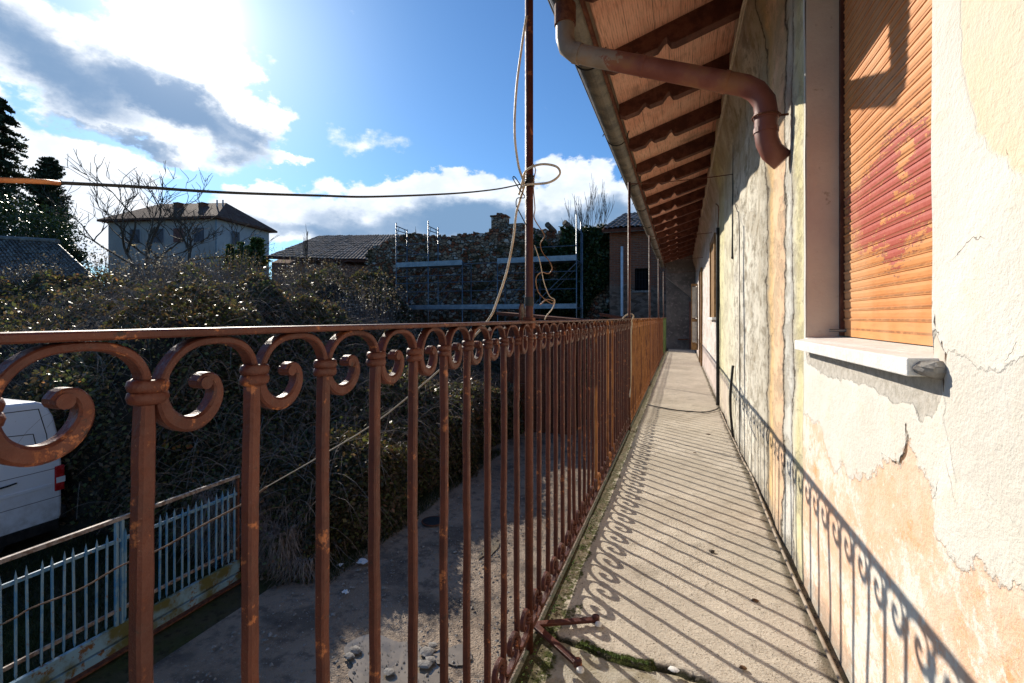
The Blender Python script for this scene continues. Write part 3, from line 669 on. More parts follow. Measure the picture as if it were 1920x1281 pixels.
zp = lambda a, b: ws(1400 + a / 1.602, b / 1.602)
red = [zp(*q) for q in [(398, 475), (430, 412), (490, 380), (557, 368), (600, 340), (620, 640), (557, 690), (505, 720), (470, 760), (440, 800), (415, 790), (420, 745), (370, 758), (322, 750), (300, 600), (335, 560), (362, 518)]]
Pw = V[:, 1:3]
np_mesh('shutter', V, F[:, ::-1], 'shutter', win, attrs={'red': sdf_poly(Pw, red)})
MB().box((XS - .012, WS1 - .022, zb), (XS + .02, WS1 - .001, WZ1)).build('guide_rail', 'dark_wood', win, bevel=.002)
g_ = MB().box((XS - .012, WS0 + .001, zb), (XS + .02, WS0 + .012, WZ1)); g_.build('guide_rail', 'dark_wood', win, bevel=.002)
MB().tube([(XS - .05, WS1 - .035, .972), (XS + .01, WS1 - .035, .972)], .006, 8).build('shutter_stop', 'steel', win)
sl = MB()                           # sill slab, near end broken
a, b = (.392, 1.075), (.400, 2.045)
pts = [(a[0], a[1], .945), (.47, a[1] + .012, .946), (XS + .03, WS0 + .002, .951), (XS + .03, WS1 - .002, .949), (.44, WS1 - .002, .944), (.44, b[1], .941), (b[0], b[1], .934)]
sl.add([*pts, *[(p[0], p[1], p[2] - (.034 if p[0] < .5 else .04)) for p in pts]],
       [tuple(range(7)), tuple(reversed(range(7, 14)))] + [(i, 7 + i, 7 + (i + 1) % 7, (i + 1) % 7) for i in range(7)])
sl.build('sill', 'stone_sill', win, bevel=.003)
me_ = MB(); q_ = random.Random(4); n_a = 14; rings = []
for a_, rx, rz in ((1.0745, .030, .0155), (1.066, .034, .017), (1.058, .026, .013), (1.050, .012, .006)):
    rings.append([(.432 + rx * math.cos(t) * q_.uniform(.8, 1.15), a_ + q_.uniform(-.003, .003), .9265 + rz * math.sin(t) * q_.uniform(.8, 1.15)) for t in np.linspace(0, 2 * math.pi, n_a, endpoint=False)])
me_.add([v for r_ in rings for v in r_], [(i * n_a + k, i * n_a + (k + 1) % n_a, (i + 1) * n_a + (k + 1) % n_a, (i + 1) * n_a + k) for i in range(3) for k in range(n_a)] + [tuple(range(n_a)), tuple(reversed(range(3 * n_a, 4 * n_a)))])
me_.build('broken_mortar', 'rubble_stone', win)

# roof: rafters, soffit, tiles, gutter
EX, EZ, TX, TZ = -.468, EYE + 1.58, .38, EYE + 1.86
SL = (TZ - EZ) / (TX - EX)
roof = bpy.data.objects.new('roof', None); col.objects.link(roof); roof.parent = house; ORG[roof.name] = ORG[house.name]
RW, RD = .085, .12
def rafter_bm():
    L = TX + .25 - EX
    prof = [(0, .035), (.045, 0), (.15, -.006), (.19, .03), (.205, .034), (.235, .0), (.33, -.006), (.37, .034), (.385, .036), (.41, -.012), (.44, -.022), (L, -.022), (L, RD), (0, RD)]
    pts = [Vector((EX + a, 0, EZ + a * SL + b)) for a, b in prof]
    return pts
rp = rafter_bm(); first = None
rs0 = 3.17 - .78 * 6
k = 0
for i in range(22):
    s = rs0 + .78 * i
    if s > YB1 - .1: break
    if first is None:
        first = MB().prism([p + Vector((0, -RW / 2, 0)) for p in rp], (0, RW, 0)).build('rafter', 'dark_wood', roof, bevel=.004); first.location = (0, s, 0)
    else:
        o = first.copy(); col.objects.link(o); o.parent = roof; o.location = (0, s + random.uniform(-.02, .02), random.uniform(-.006, .006))
        o.rotation_euler = (0, 0, random.uniform(-.012, .012))
sf = MB(); y0 = YB0
x0, x1 = EX - .03, .62
zz0 = lambda x: EZ + RD + (x - EX) * SL
sf.prism([(x0, YB0, zz0(x0)), (x1, YB0, zz0(x1)), (x1, YB0, zz0(x1) + .035), (x0, YB0, zz0(x0) + .035)], (0, YB1 - YB0 + .2, 0)).build('soffit', 'soffit', roof)
MB().prism([(TX - .015, YB0, TZ + .02), (TX + .08, YB0, TZ + .05), (TX + .08, YB0, TZ + .17), (TX - .015, YB0, TZ + .13)], (0, YB1 - YB0, 0)).build('wall_plate', 'dark_wood', roof)
MB().box((EX - .02, YB0, EZ + .03), (EX - .003, YB1, EZ + RD + .03)).build('fascia', 'rust', roof)

def tiled_roof(name, A, B, C, D, m, parent, pitch=.22, course=.35, amp=.045, origin=None):
    # A-B ridge, D-C eave
    A, B, C, D = map(Vector, (A, B, C, D)); L = max((B - A).length, (C - D).length); H = max((D - A).length, (C - B).length)
    nu = int(L / pitch) * 6 + 1; nc = max(2, int(H / course)); nv = nc * 2
    nrm = (B - A).cross(D - A).normalized()
    if nrm.z < 0: nrm = -nrm
    us = np.linspace(0, 1, nu); V = []; vv = []
    for c in range(nc): vv += [(c / nc, 0.0), ((c + 1) / nc - 1e-4, .022)]
    r = np.random.default_rng(5); jit = r.normal(0, .012, (nc, nu // 6 + 2))
    for vi, (v, lift) in enumerate(vv):
        a = np.array(A) * (1 - v) + np.array(D) * v; b = np.array(B) * (1 - v) + np.array(C) * v
        P = a[None] * (1 - us[:, None]) + b[None] * us[:, None]
        h = np.abs(np.sin(us * math.pi * L / pitch)) ** .7 * amp + lift + jit[vi // 2][np.arange(nu) // 6]
        V.append(P + np.array(nrm)[None] * h[:, None])
    V = np.concatenate(V); I = np.arange(len(V)).reshape(len(vv), nu)
    F = np.stack([I[:-1, :-1], I[:-1, 1:], I[1:, 1:], I[1:, :-1]], -1).reshape(-1, 4)
    o = np_mesh(name, V, F, m, parent, origin)
    sub = MB(); q = nrm * .12
    sub.add([A - nrm * .003, B - nrm * .003, C - nrm * .003, D - nrm * .003, A - q, B - q, C - q, D - q], [(0, 1, 2, 3), (4, 7, 6, 5), (0, 4, 5, 1), (1, 5, 6, 2), (2, 6, 7, 3), (3, 7, 4, 0)]).build(name + '_deck' if parent is None else 'roof_deck', 'dark_wood', o if parent is None else parent)
    return o
zr = lambda x: zz0(x) + .06
tiled_roof('roof_tiles', (3.3, YB0, zr(3.3) + .1), (3.3, YB1 + .2, zr(3.3) + .1), (-.53, YB1 + .2, zr(-.53) + .1), (-.53, YB0, zr(-.53) + .1), 'tiles_grey', roof, .24, .4, .05)

GX, GZZ, GR = -.558, EYE + 1.68, .094
gut = MB(); V = []; na = 14; L0, L1 = YB0, YB1 - .1
prof = []
for k in range(na + 1):
    a = math.pi + math.pi * k / na; prof.append((GX + GR * math.cos(a), GZZ + GR * math.sin(a)))
prof2 = [(GX + (GR - .004) * math.cos(math.pi + math.pi * k / na), GZZ + (GR - .004) * math.sin(math.pi + math.pi * k / na)) for k in range(na, -1, -1)]
pr = prof + prof2
gut.prism([(x, L0, z) for x, z in pr], (0, L1 - L0, 0))
gut.tube([(GX - GR - .006, L0, GZZ), (GX - GR - .006, L1, GZZ)], .009, 8)
gutter = gut.build('gutter', 'gutter', house, smooth=False)
s = 3.06 - 1.44 * 3; fb = None
while s < YB1 - .3:
    pts = [(GX + (GR + .004) * math.cos(math.pi + math.pi * k / 12), s, GZZ + (GR + .004) * math.sin(math.pi + math.pi * k / 12)) for k in range(13)]
    pts = [(GX - GR - .035, s, GZZ + .005), (GX - GR - .03, s, GZZ + .022), (GX - GR - .012, s, GZZ + .02)] + pts + [(GX + GR + .02, s, GZZ + .04)]
    MB().tube(pts, .005, 6).build('gutter_hook', 'black_rubber', gutter)
    s += 1.44
# downpipe
PR = .047; ps = 2.40
base = [(GX, ps, GZZ - .06), (GX, ps, 2.50), (GX, ps, 2.44), (GX + .012, ps, 2.395), (GX + .05, ps, 2.36), (GX + .11, ps, 2.335)]
e2 = [(.20, ps - .02, 2.085), (.27, ps - .03, 2.055), (.315, ps - .035, 2.02), (.345, ps - .04, 1.97), (.352, ps - .04, 1.92), (.352, ps - .04, 1.83), (.357, ps - .04, 1.79), (.375, ps - .04, 1.745), (.418, ps - .04, 1.70)]
dp = MB().tube(base + e2, PR, 20).build('downpipe', 'pipe', house, smooth=True)
def ring(path, i, r, l=.012):
    a = Vector(path[i]); b = Vector(path[i + 1]); d = (b - a).normalized(); return [a, a + d * l * .3, a + d * l], [r * .99, r, r]
full = base + e2
for (a, b, f, l, rr) in (((GX, ps, GZZ - .09), (GX, ps, 2.48), 0, .1, PR + .008), (base[-2], base[-1], 0, .03, PR + .004), (base[-1], e2[0], .42, .012, PR + .003), (base[-1], e2[0], .97, .02, PR + .004), (e2[4], e2[5], .1, .02, PR + .004), (e2[5], e2[4], 0.0, .02, PR + .004)):
    a, b = Vector(a), Vector(b); d = (b - a).normalized(); q = a + (b - a) * f
    MB().tube([q, q + d * l], rr, 20).build('joint_collar', 'pipe' if l < .09 else 'rust', dp, smooth=False)

MB().tube([(.33, ps - .04 + .06 * math.cos(a), 1.98 + 0 * a) if False else (.352 + .056 * math.cos(a), ps - .04 + .056 * math.sin(a), 1.90) for a in np.linspace(0, 2 * math.pi, 20)], .0035, 6).build('pipe_clip', 'rust', dp)
MB().tube([(.40, ps - .04, 1.90), (.44, ps - .04, 1.90)], .005, 6).build('pipe_clip', 'rust', dp)
# balcony floor slab
ss = grid_lines([(YB0, .3, 30), (.3, 2.6, 200), (2.6, 6, 100), (6, YB1, 60)]); xs = np.linspace(-.435, .452, 90)
gx, gs = np.meshgrid(xs, ss); P = np.c_[gx.ravel(), gs.ravel()]
fl = lambda lst: [(onZ(*q, 0).x, onZ(*q, 0).y) for q in lst]
crk = fl([(1012, 1176), (1060, 1196), (1105, 1210), (1140, 1225), (1200, 1240), (1262, 1250), (1330, 1275), (1420, 1310), (1560, 1350)])
at = {'crack': sdf_line(P, crk, .007)}
at['nearside'] = sdf_poly(P, crk + [(.6, -2), (-.6, -2)])
at['moss'] = np.maximum(sdf_line(P, fl([(1085, 1203), (1140, 1224), (1215, 1243)]), .016) , np.maximum(-.431 + .055 - P[:, 0], sdf_line(P, fl([(1030, 1165), (1060, 1145), (1085, 1140)]), .02)))
at['moss'] = np.maximum(at['moss'], sdf_line(P, fl([(1010, 1190), (1030, 1230), (1000, 1281)]), .02))
at['dirt'] = np.maximum(P[:, 0] - .44 + .05, -P[:, 0] - .395)
z = .003 * vnoise(P, 4, 8) + .0012 * vnoise(P, 30, 9) - .018 * sstep(at['crack'], -.006, .004) - .008 * sstep(at['nearside'], -.01, .01) + .003 * vnoise(P, 14, 3) * sstep(at['nearside'], -.01, .01) 
I = np.arange(len(P)).reshape(gx.shape); F = np.stack([I[:-1, :-1], I[:-1, 1:], I[1:, 1:], I[1:, :-1]], -1).reshape(-1, 4)
np_mesh('balcony_floor', np.c_[P, z - .002], F, 'floor', house, smooth=True, attrs=at)
MB().box((-.440, YB0, -.13), (.458, YB1, -.03)).build('balcony_slab', 'grey_lower', house)
edge_ = MB().box((-.447, YB0, -.12), (-.4355, YB1, .004)).build('slab_edge', 'moss_edge', house)
for i in range(12):
    s = -1.0 + i * 1.5
    MB().prism([(-.42, s, -.131), (.457, s, -.131), (.457, s, -.45), (.3, s, -.40), (-.35, s, -.22)], (0, .14, 0)).build('balcony_bracket', 'rubble_stone', house)

# rest of the façade features
def part_empty(name, parent):
    o = bpy.data.objects.new(name, None); col.objects.link(o); o.parent = parent; ORG[o.name] = ORG[parent.name]; return o
WX = .42
d1 = part_empty('door', house)
MB().box((.385, 10.75, 0), (.45, 10.87, 2.06)).box((.385, 11.75, 0), (.45, 11.87, 2.06)).box((.385, 10.87, 1.98), (.45, 11.75, 2.06)).build('frame', 'brown_frame', d1, bevel=.004)
MB().box((.412, 10.87, .02), (.45, 11.75, 1.98)).build('door_leaf', 'shutter_red', d1)
w_ = part_empty('window', house)
MB().box((.395, 6.62, 1.02), (.45, 6.72, 2.10)).box((.395, 7.55, 1.02), (.45, 7.65, 2.10)).box((.395, 6.72, 2.02), (.45, 7.55, 2.10)).build('frame', 'brown_frame', w_, bevel=.004)
MB().box((.412, 6.72, 1.02), (.44, 7.55, 2.02)).build('shutter', 'brown_frame', w_)
MB().box((.37, 6.6, .985), (.45, 7.67, 1.02)).build('sill', 'stone_sill', w_, bevel=.003)
ls = part_empty('louvred_shutter', house)
MB().box((.255, 13.50, .16), (.275, 13.54, 1.9)).box((.395, 13.50, .16), (.418, 13.54, 1.9)).box((.275, 13.50, .16), (.395, 13.54, .34)).box((.275, 13.50, .90), (.395, 13.54, .98)).box((.275, 13.50, 1.84), (.395, 13.54, 1.9)).build('frame', 'brown_frame', ls, bevel=.002)
sm = MB(); sm2 = MB()
for i in range(44):
    z = .36 + i * .034
    if .88 < z < 1.0 or z > 1.82: continue
    (sm if z < .95 else sm2).box((.276, 13.495, z), (.394, 13.53, z + .022), Matrix.Rotation(math.radians(-30), 3, 'X'))
sm.build('slats', 'white_slats', ls); sm2.build('slats', 'white_slats', ls)

# end wall of the balcony with a sloping stair underside
ew = empty('end_wall', (0, YB1, 0), 'grey stained plaster wall closing the far end of the balcony', 'wall')
MB().box((-.46, YB1 + .005, GZ), (.455, YB1 + .3, 3.3)).build('plaster', 'endwall', ew)
MB().prism([(-.46, YB1 + .004, 2.30), (.30, YB1 + .004, 1.62), (.42, YB1 + .004, 1.55), (.42, YB1 + .004, 3.0), (-.46, YB1 + .004, 3.0)], (0, -.35, 0)).build('stair_underside', 'endwall', ew)
MB().box((.24, YB1 - .06, .02), (.42, YB1, 1.52)).build('door', 'shutter_red', ew)
MB().box((-.1, YB1 - .2, .30), (.2, YB1 - .02, .33)).build('shelf', 'dark_wood', ew)

# ------------------------------------------------------------------ railing
RX = -.4407; B0, BP = .2876, .112
rail = empty('balcony_railing', (RX, 0, 0), 'long rust-red wrought iron railing with scrolled tops along the balcony', 'railing')
rail2 = empty('balcony_railing', (RX, 4.5, 0), 'far section of the scrolled railing in bare orange rust beyond the looped cable', 'railing')
L0, L1 = B0 - 10 * BP, 4.50
def bar_mesh(name, X0, X1, z0, z1, amp, seed, rail=rail, m='iron', L0=L0, L1=L1):
    n = 300; ys = np.linspace(L0, L1, n); r = np.random.default_rng(seed); V = []
    for y in ys:
        dx = .0012 * math.sin(2.2 * y + 1); dz = amp * (math.sin(1.9 * y + .4) + .5 * math.sin(5.3 * y)); c = .0015
        for (x, z) in ((X0 + c, z0), (X1 - c, z0), (X1, z0 + c), (X1, z1 - c), (X1 - c, z1), (X0 + c, z1), (X0, z1 - c), (X0, z0 + c)):
            V.append((x + dx + r.normal(0, .0001), y, z + dz))
    F = [(i * 8 + k, (i + 1) * 8 + k, (i + 1) * 8 + (k + 1) % 8, i * 8 + (k + 1) % 8) for i in range(n - 1) for k in range(8)]
    return np_mesh(name, V, F, m, rail, smooth=False)
bar_mesh('top_rail', RX - .018, RX + .018, 1.0010, 1.0085, .0008, 1)
bar_mesh('bottom_rail', RX - .012, RX + .008, .046, .055, .0004, 2)
bar_mesh('top_rail', RX - .018, RX + .018, 1.0010, 1.0085, .0008, 1, rail2, 'iron_orange', 4.505, YB1 - .05)
bar_mesh('bottom_rail', RX - .012, RX + .008, .046, .055, .0004, 2, rail2, 'iron_orange', 4.505, YB1 - .05)
top = [(0, .940), (-.0005, .958), (-.004, .975), (-.014, .988), (-.030, .9955), (-.050, .9975), (-.070, .9955), (-.086, .987), (-.097, .973), (-.1015, .957), (-.101, .943), (-.095, .930), (-.083, .9215), (-.069, .920),
       (-.056, .926), (-.0475, .938), (-.046, .950), (-.051, .9605), (-.060, .9625), (-.0645, .957)]
bot = [(-y, 1.0565 - z) for y, z in reversed(top)]
def scroll_baluster():
    tp = smooth_path([(0, y, z) for y, z in top], 4); bp = smooth_path([(0, y, z) for y, z in bot], 4)
    path = bp + [Vector((0, 0, z)) for z in np.linspace(.16, .92, 70)] + tp
    n = len(path); vs = []; fs = []
    hw = .0073
    for i, p in enumerate(path):
        t = (path[min(i + 1, n - 1)] - path[max(i - 1, 0)]).normalized(); nr = Vector((0, t.z, -t.y))
        f = min(1, max(0, (abs(p.z - .52825) - .40) / .04)); th = .0070 * (1 - f) + .0036 * f
        tail = min(1, min(i, n - 1 - i) / 10); hwx = hw * (.85 + .15 * tail)
        c = th * .35
        for (a, b) in ((-hwx + c, -th), (hwx - c, -th), (hwx, -th + c), (hwx, th - c), (hwx - c, th), (-hwx + c, th), (-hwx, th - c), (-hwx, -th + c)):
            vs.append(p + Vector((a, 0, 0)) + nr * b)
    for i in range(n - 1):
        for k in range(8): fs.append((i * 8 + k, i * 8 + (k + 1) % 8, (i + 1) * 8 + (k + 1) % 8, (i + 1) * 8 + k))
    fs.append(tuple(range(8))); fs.append(tuple(reversed(range((n - 1) * 8, n * 8))))
    mb = MB().add(vs, fs)
    for (y, z) in (top[-1], bot[0]):              # rolled eye of each scroll
        mb.tube([(-.0085, y + .004 * (1 if z > .5 else -1), z), (.0085, y + .004 * (1 if z > .5 else -1), z)], .0062, 12)
    return mb
def collar_mb(z):
    mb = MB()
    for dz, r in ((-.0052, .0135), (.0052, .0125)):
        c = Vector((0, .004 if z > .5 else -.004, z + dz)); n, k2 = 18, 8; vs = []; fs = []
        for i in range(n):
            a = 2 * math.pi * i / n; ex = Vector((math.cos(a) * .0095, math.sin(a) * .0125, 0))
            for j in range(k2):
                b = 2 * math.pi * j / k2; vs.append(c + ex * (1 + .38 * math.cos(b)) + Vector((0, 0, .0062 * math.sin(b))))
        for i in range(n):
            for j in range(k2): fs.append((i * k2 + j, ((i + 1) % n) * k2 + j, ((i + 1) % n) * k2 + (j + 1) % k2, i * k2 + (j + 1) % k2))
        mb.add(vs, fs)
    return mb
def local(mb, name, m, parent, smooth=False):
    me = bpy.data.meshes.new(name); me.from_pydata(mb.v, [], mb.f); me.materials.append(M[m])
    import bmesh
    bm = bmesh.new(); bm.from_mesh(me); bmesh.ops.recalc_face_normals(bm, faces=bm.faces); bm.to_mesh(me); bm.free()
    if smooth: me.polygons.foreach_set('use_smooth', [True] * len(me.polygons))
    o = bpy.data.objects.new(name, me); col.objects.link(o); o.parent = parent; return o
bal = local(scroll_baluster(), 'baluster', 'iron', rail)
bal.location = (0, B0, 0)
cols_ = [local(collar_mb(.955), 'collar', 'iron', bal, True), local(collar_mb(1.0565 - .955), 'collar', 'iron', bal, True)]
def rough_me(me, seed, amp):
    m2 = me.copy(); n_ = len(m2.vertices); co = np.empty(n_ * 3, np.float32); m2.vertices.foreach_get('co', co); co = co.reshape(-1, 3)
    q = np.random.default_rng(seed); d = np.stack([vnoise(co, 90, seed), vnoise(co, 95, seed + 1), vnoise(co, 85, seed + 2)], 1) * amp
    z = co[:, 2]; mid = np.clip(1 - np.abs(z - .53) / .42, 0, 1); d[:, 0] += q.normal(0, .0016) * np.sin(mid * 3.0); d[:, 1] += q.normal(0, .0022) * np.sin(mid * 2.6)
    m2.vertices.foreach_set('co', (co + d).ravel()); m2.update(); return m2
bal_src = bal.data; col_src = [c.data for c in cols_]
bal_var = [rough_me(bal_src, 300 + i, .00042) for i in range(24)]; col_var = [[rough_me(c, 700 + i * 3 + j * 50, .0009) for i in range(12)] for j, c in enumerate(col_src)]
bal.data = bal_var[0]
for c, v in zip(cols_, col_var): c.data = v[0]
orange_v = []
for m_ in bal_var[:8]:
    m2 = m_.copy(); m2.materials[0] = M['iron_orange']; orange_v.append(m2)
green_v = []
for m_ in bal_var[:3]:
    m2 = m_.copy(); m2.materials[0] = M['iron_green']; green_v.append(m2)
orange_c = []
for vs_ in col_var:
    m2 = vs_[0].copy(); m2.materials[0] = M['iron_orange']; orange_c.append(m2)
far_t = [bal.copy()]; far_t[0].parent = rail2
def far_baluster(k):
    o = bal.copy(); col.objects.link(o); o.parent = rail2; s_ = B0 + k * BP
    o.data = green_v[k % 3] if s_ > 12.9 else orange_v[k % 8]
    o.location = (random.uniform(-.001, .001), s_ - 4.5, random.uniform(-.0008, .0008)); o.rotation_euler = (0, 0, random.uniform(-.06, .06))
    if s_ < 9:
        for j, c in enumerate(cols_):
            d = c.copy(); col.objects.link(d); d.parent = o; d.data = orange_c[j]; d.location = (0, 0, random.uniform(-.003, .003))
bpy.data.objects.remove(far_t[0])
for k in range(38, 137): far_baluster(k)
for k in range(-6, 38):
    if k == 0: continue
    o = bal.copy(); col.objects.link(o); o.data = bal_var[k % 24]
    if k in (21, 25, 27): o.data = orange_v[k % 8]
    o.parent = rail; o.location = (random.uniform(-.001, .001), B0 + k * BP + random.uniform(-.0015, .0015), random.uniform(-.0008, .0008))
    o.rotation_euler = (random.uniform(-.0015, .0015), 0, random.uniform(-.06, .06)); o.scale = (1, random.uniform(.985, 1.015), 1)
    for j, c in enumerate(cols_):
        d = c.copy(); col.objects.link(d); d.parent = o; d.data = col_var[j][k % 12]; d.location = (0, 0, random.uniform(-.003, .003))
posts_s = [-1.62, 1.41, 4.43, 7.4, 10.4, 13.4]
for s in posts_s:
    R_ = rail if s < 4.5 else rail2; po = MB().tube([(RX, s, -.35), (RX, s, 2.235)], .0125, 14).build('post', 'iron', R_, smooth=True)
    MB().tube([(RX, s, 2.22), (-.1, s + .01, 2.212), (.2, s + .01, 2.216), (.425, s, 2.225)], .004, 6).build('tie_rod', 'rust', po)
    MB().box((RX - .016, s - .016, .985), (RX + .016, s + .016, 1.02)).build('clamp', 'rust', po, bevel=.003)
sh = MB(); s = 1.41
q = [(RX - .002, s - .022 + .0, 1.009), (RX - .002, s - .022, 1.05), (RX - .002, s - .012, 1.062), (RX - .002, s + .012, 1.062), (RX - .002, s + .022, 1.05), (RX - .002, s + .022, 1.009)]
sh.prism([Vector(v) + Vector((-.02, 0, 0)) for v in q], (-.004, 0, 0)); sh.build('bracket_plate', 'iron', rail)
def flat_arm(p, q, w, h):
    p, q = Vector(p), Vector(q); d = (q - p).normalized(); n = Vector((-d.y, d.x, 0)) * w / 2
    return MB().prism([p - n, q - n, q + n, p + n], (0, 0, h))
a0 = onZ(1012, 1183, 0); 
for (x, y, l) in ((1083, 1252, 1), (1117, 1168, 2)):
    e = onZ(x, y, 0)
    ar = flat_arm((a0.x - .02, a0.y, .012), (e.x, e.y, .006), .022, .010)
    ar.tube([(e.x, e.y, .004), (e.x, e.y, .024)], .013, 12)
    ar.build('anchor_arm', 'iron', rail, bevel=.002)
    MB().lathe([(.011, 0), (.011, .006), (.006, .010)], (e.x + .012, e.y - .018, .006), 10).build('anchor_bolt', 'stone_sill', rail)

# low shed with rusty sheet roof in the yard
shd = empty('tin_shed', (-3.6, 15.5, GZ), 'low shed with rust-red sheet metal roof and walls beyond the rail', 'shed')
a, b = onY(930, 585, 15.5), onY(1078, 598, 15.5)
MB().prism([(a.x, 15.5, a.z), (b.x, 15.5, b.z), (b.x, 15.5, b.z - .10), (a.x, 15.5, a.z - .10)], (0, 2.2, 0)).build('roof', 'rust', shd)
sw = MB(); x = a.x + .1
while x < b.x - .15: sw.box((x, 15.62 + (.03 if int(x * 10) % 2 else 0), GZ), (x + .1, 15.7, min(a.z, b.z) - .13)); x += .1
sw.build('corrugated_wall', 'rust', shd)
MB().box((a.x + .12, 15.7, GZ), (b.x - .12, 17.6, min(a.z, b.z) - .12)).build('walls', 'rust', shd)
shd = empty('tin_shed', (-2.5, 16.5, GZ), 'second smaller rust-red shed roof left of the white downpipe', 'shed')
a, b = onY(1124, 587, 16.5), onY(1186, 598, 16.5)
MB().prism([(a.x, 16.5, a.z), (b.x, 16.5, b.z), (b.x, 16.5, b.z - .10), (a.x, 16.5, a.z - .10)], (0, 1.2, 0)).build('roof', 'rust', shd)
MB().box((a.x + .05, 16.55, GZ), (b.x - .05, 17.6, min(a.z, b.z) - .1)).build('walls', 'rust', shd)

# ------------------------------------------------------------------ cables
def cable(name, pts, r, m, label, cat='cable', n=8, seg=8):
    p = smooth_path(pts, n); return tag(MB().tube([v - Vector(pts[0]) for v in p], r, seg).build(name, m, smooth=True, origin=None), label, cat) if False else tag(MB().tube(p, r, seg).build(name, m, smooth=True, origin=tuple(pts[0])), label, cat)
def px(lst): return [W(x, y, z) for x, y, z in lst]
cable('power_cable', [(RX, -1.62, 1.30), (RX - .03, -1.2, 1.24), (RX - .07, -.6, 1.19)] + px([(-700, 322, .42), (0, 338, .50), (110, 343, .56)]), .0028, 'cable_orange', 'frayed orange cable end crossing the sky at the left', 'cable')
cable('power_cable', px([(108, 343, .56), (250, 350, .62), (420, 361, .72), (600, 367, .85), (700, 369, .95), (850, 363, 1.15), (930, 355, 1.35), (975, 346, 1.46)]), .0021, 'black_rubber', 'dark taut cable running across the sky to the knot on the near post')
cable('hanging_cable', px([(987, 30, 1.44), (978, 90, 1.44), (968, 170, 1.44), (965, 250, 1.44), (972, 310, 1.45), (982, 345, 1.46), (975, 375, 1.46), (968, 400, 1.46), (962, 450, 1.46), (950, 510, 1.46), (932, 565, 1.46), (917, 598, 1.47), (880, 640, 1.6), (800, 715, 2.0), (700, 795, 2.5), (610, 850, 3.0), (500, 913, 3.6)]),
      .0035, 'cable_beige', 'long pale beige cable hanging from the near post down past the blue gate')
cable('rusty_wire', px([(500, 913, 3.6), (455, 945, 3.9), (380, 985, 4.0), (300, 1030, 4.1), (225, 1062, 4.15), (150, 1105, 4.2), (60, 1140, 4.22), (0, 1172, 4.25), (-200, 1250, 4.3)]) + [(-6.1, 1.6, -1.6), (-6.15, .7, -1.45)], .0075, 'cable_brown', 'thick rusty wire sagging in front of the blue gate', 'wire')
cable('cable_loop', px([(978, 352, 1.44), (990, 346, 1.43), (1010, 345, 1.43), (1030, 342, 1.42), (1045, 333, 1.42), (1050, 322, 1.42), (1042, 312, 1.42), (1020, 308, 1.43), (1000, 312, 1.44), (985, 322, 1.46), (980, 338, 1.46), (973, 365, 1.45)]), .0034, 'cable_beige', 'loop of pale cable tied round the near post against the sky')
cable('tangled_wire', px([(975, 346, 1.45), (965, 332, 1.45), (962, 335, 1.45), (972, 352, 1.45), (984, 370, 1.45), (970, 372, 1.46), (968, 385, 1.46), (975, 400, 1.46), (988, 425, 1.47)]), .0016, 'black_rubber', 'thin black wire knotted on the left of the near post')
cable('tangled_wire', px([(1000, 308, 1.44), (1004, 320, 1.44), (1000, 345, 1.44), (1003, 390, 1.44), (1002, 410, 1.44), (1018, 436, 1.45), (1020, 445, 1.46), (1013, 458, 1.47), (1018, 475, 1.48), (1030, 490, 1.48), (1035, 505, 1.48), (1028, 513, 1.48), (1015, 511, 1.47), (1005, 522, 1.46), (1008, 545, 1.46), (1020, 560, 1.46), (1035, 570, 1.46), (1038, 565, 1.46), (1025, 562, 1.46), (1012, 572, 1.46)]), .0016, 'cable_brown', 'curly brown wire dangling on the right of the near post')
cable('tangled_wire', px([(1002, 460, 1.45), (1012, 490, 1.46), (1020, 530, 1.47), (1030, 555, 1.47), (1040, 563, 1.47), (1036, 578, 1.47), (1025, 592, 1.47), (1021, 600, 1.47)]), .0015, 'cable_beige', 'thin frayed wire ending in a tangle just above the rail')
kn = MB()
for i in range(7):
    z = 1.02 + (595 - 335 - i * 3.2) / FPX * 1.5; kn.tube([(RX + .0155 * math.cos(a), 1.41 + .0155 * math.sin(a), z + .002 * math.sin(a * 2 + i) - .0) for a in np.linspace(0, 6.28, 14)], .0018, 6)
tag(kn.build('wire_binding', 'black_rubber', origin=(RX, 1.41, 1.43)), 'black wire wrapped tightly round the near post', 'wire')
tag(MB().tube([(RX, 1.41, 1.055), (RX, 1.41, 1.082)], .0142, 14).build('tape_band', 'black_rubber', origin=(RX, 1.41, 1.06)), 'black tape band round the near post above the rail', 'tape')
p0 = W(1186, 596, 4.5)
cable('cable_loop', px([(1135, 613, 4.0), (1160, 612, 4.2), (1178, 604, 4.35), (1187, 596, 4.4), (1186, 590, 4.4), (1178, 589, 4.4), (1168, 598, 4.3), (1184, 602, 4.4), (1183, 630, 4.4), (1183, 700, 4.35), (1181, 745, 4.3)]), .0065, 'cable_beige', 'pale cable looped over the rail where the railing turns orange')
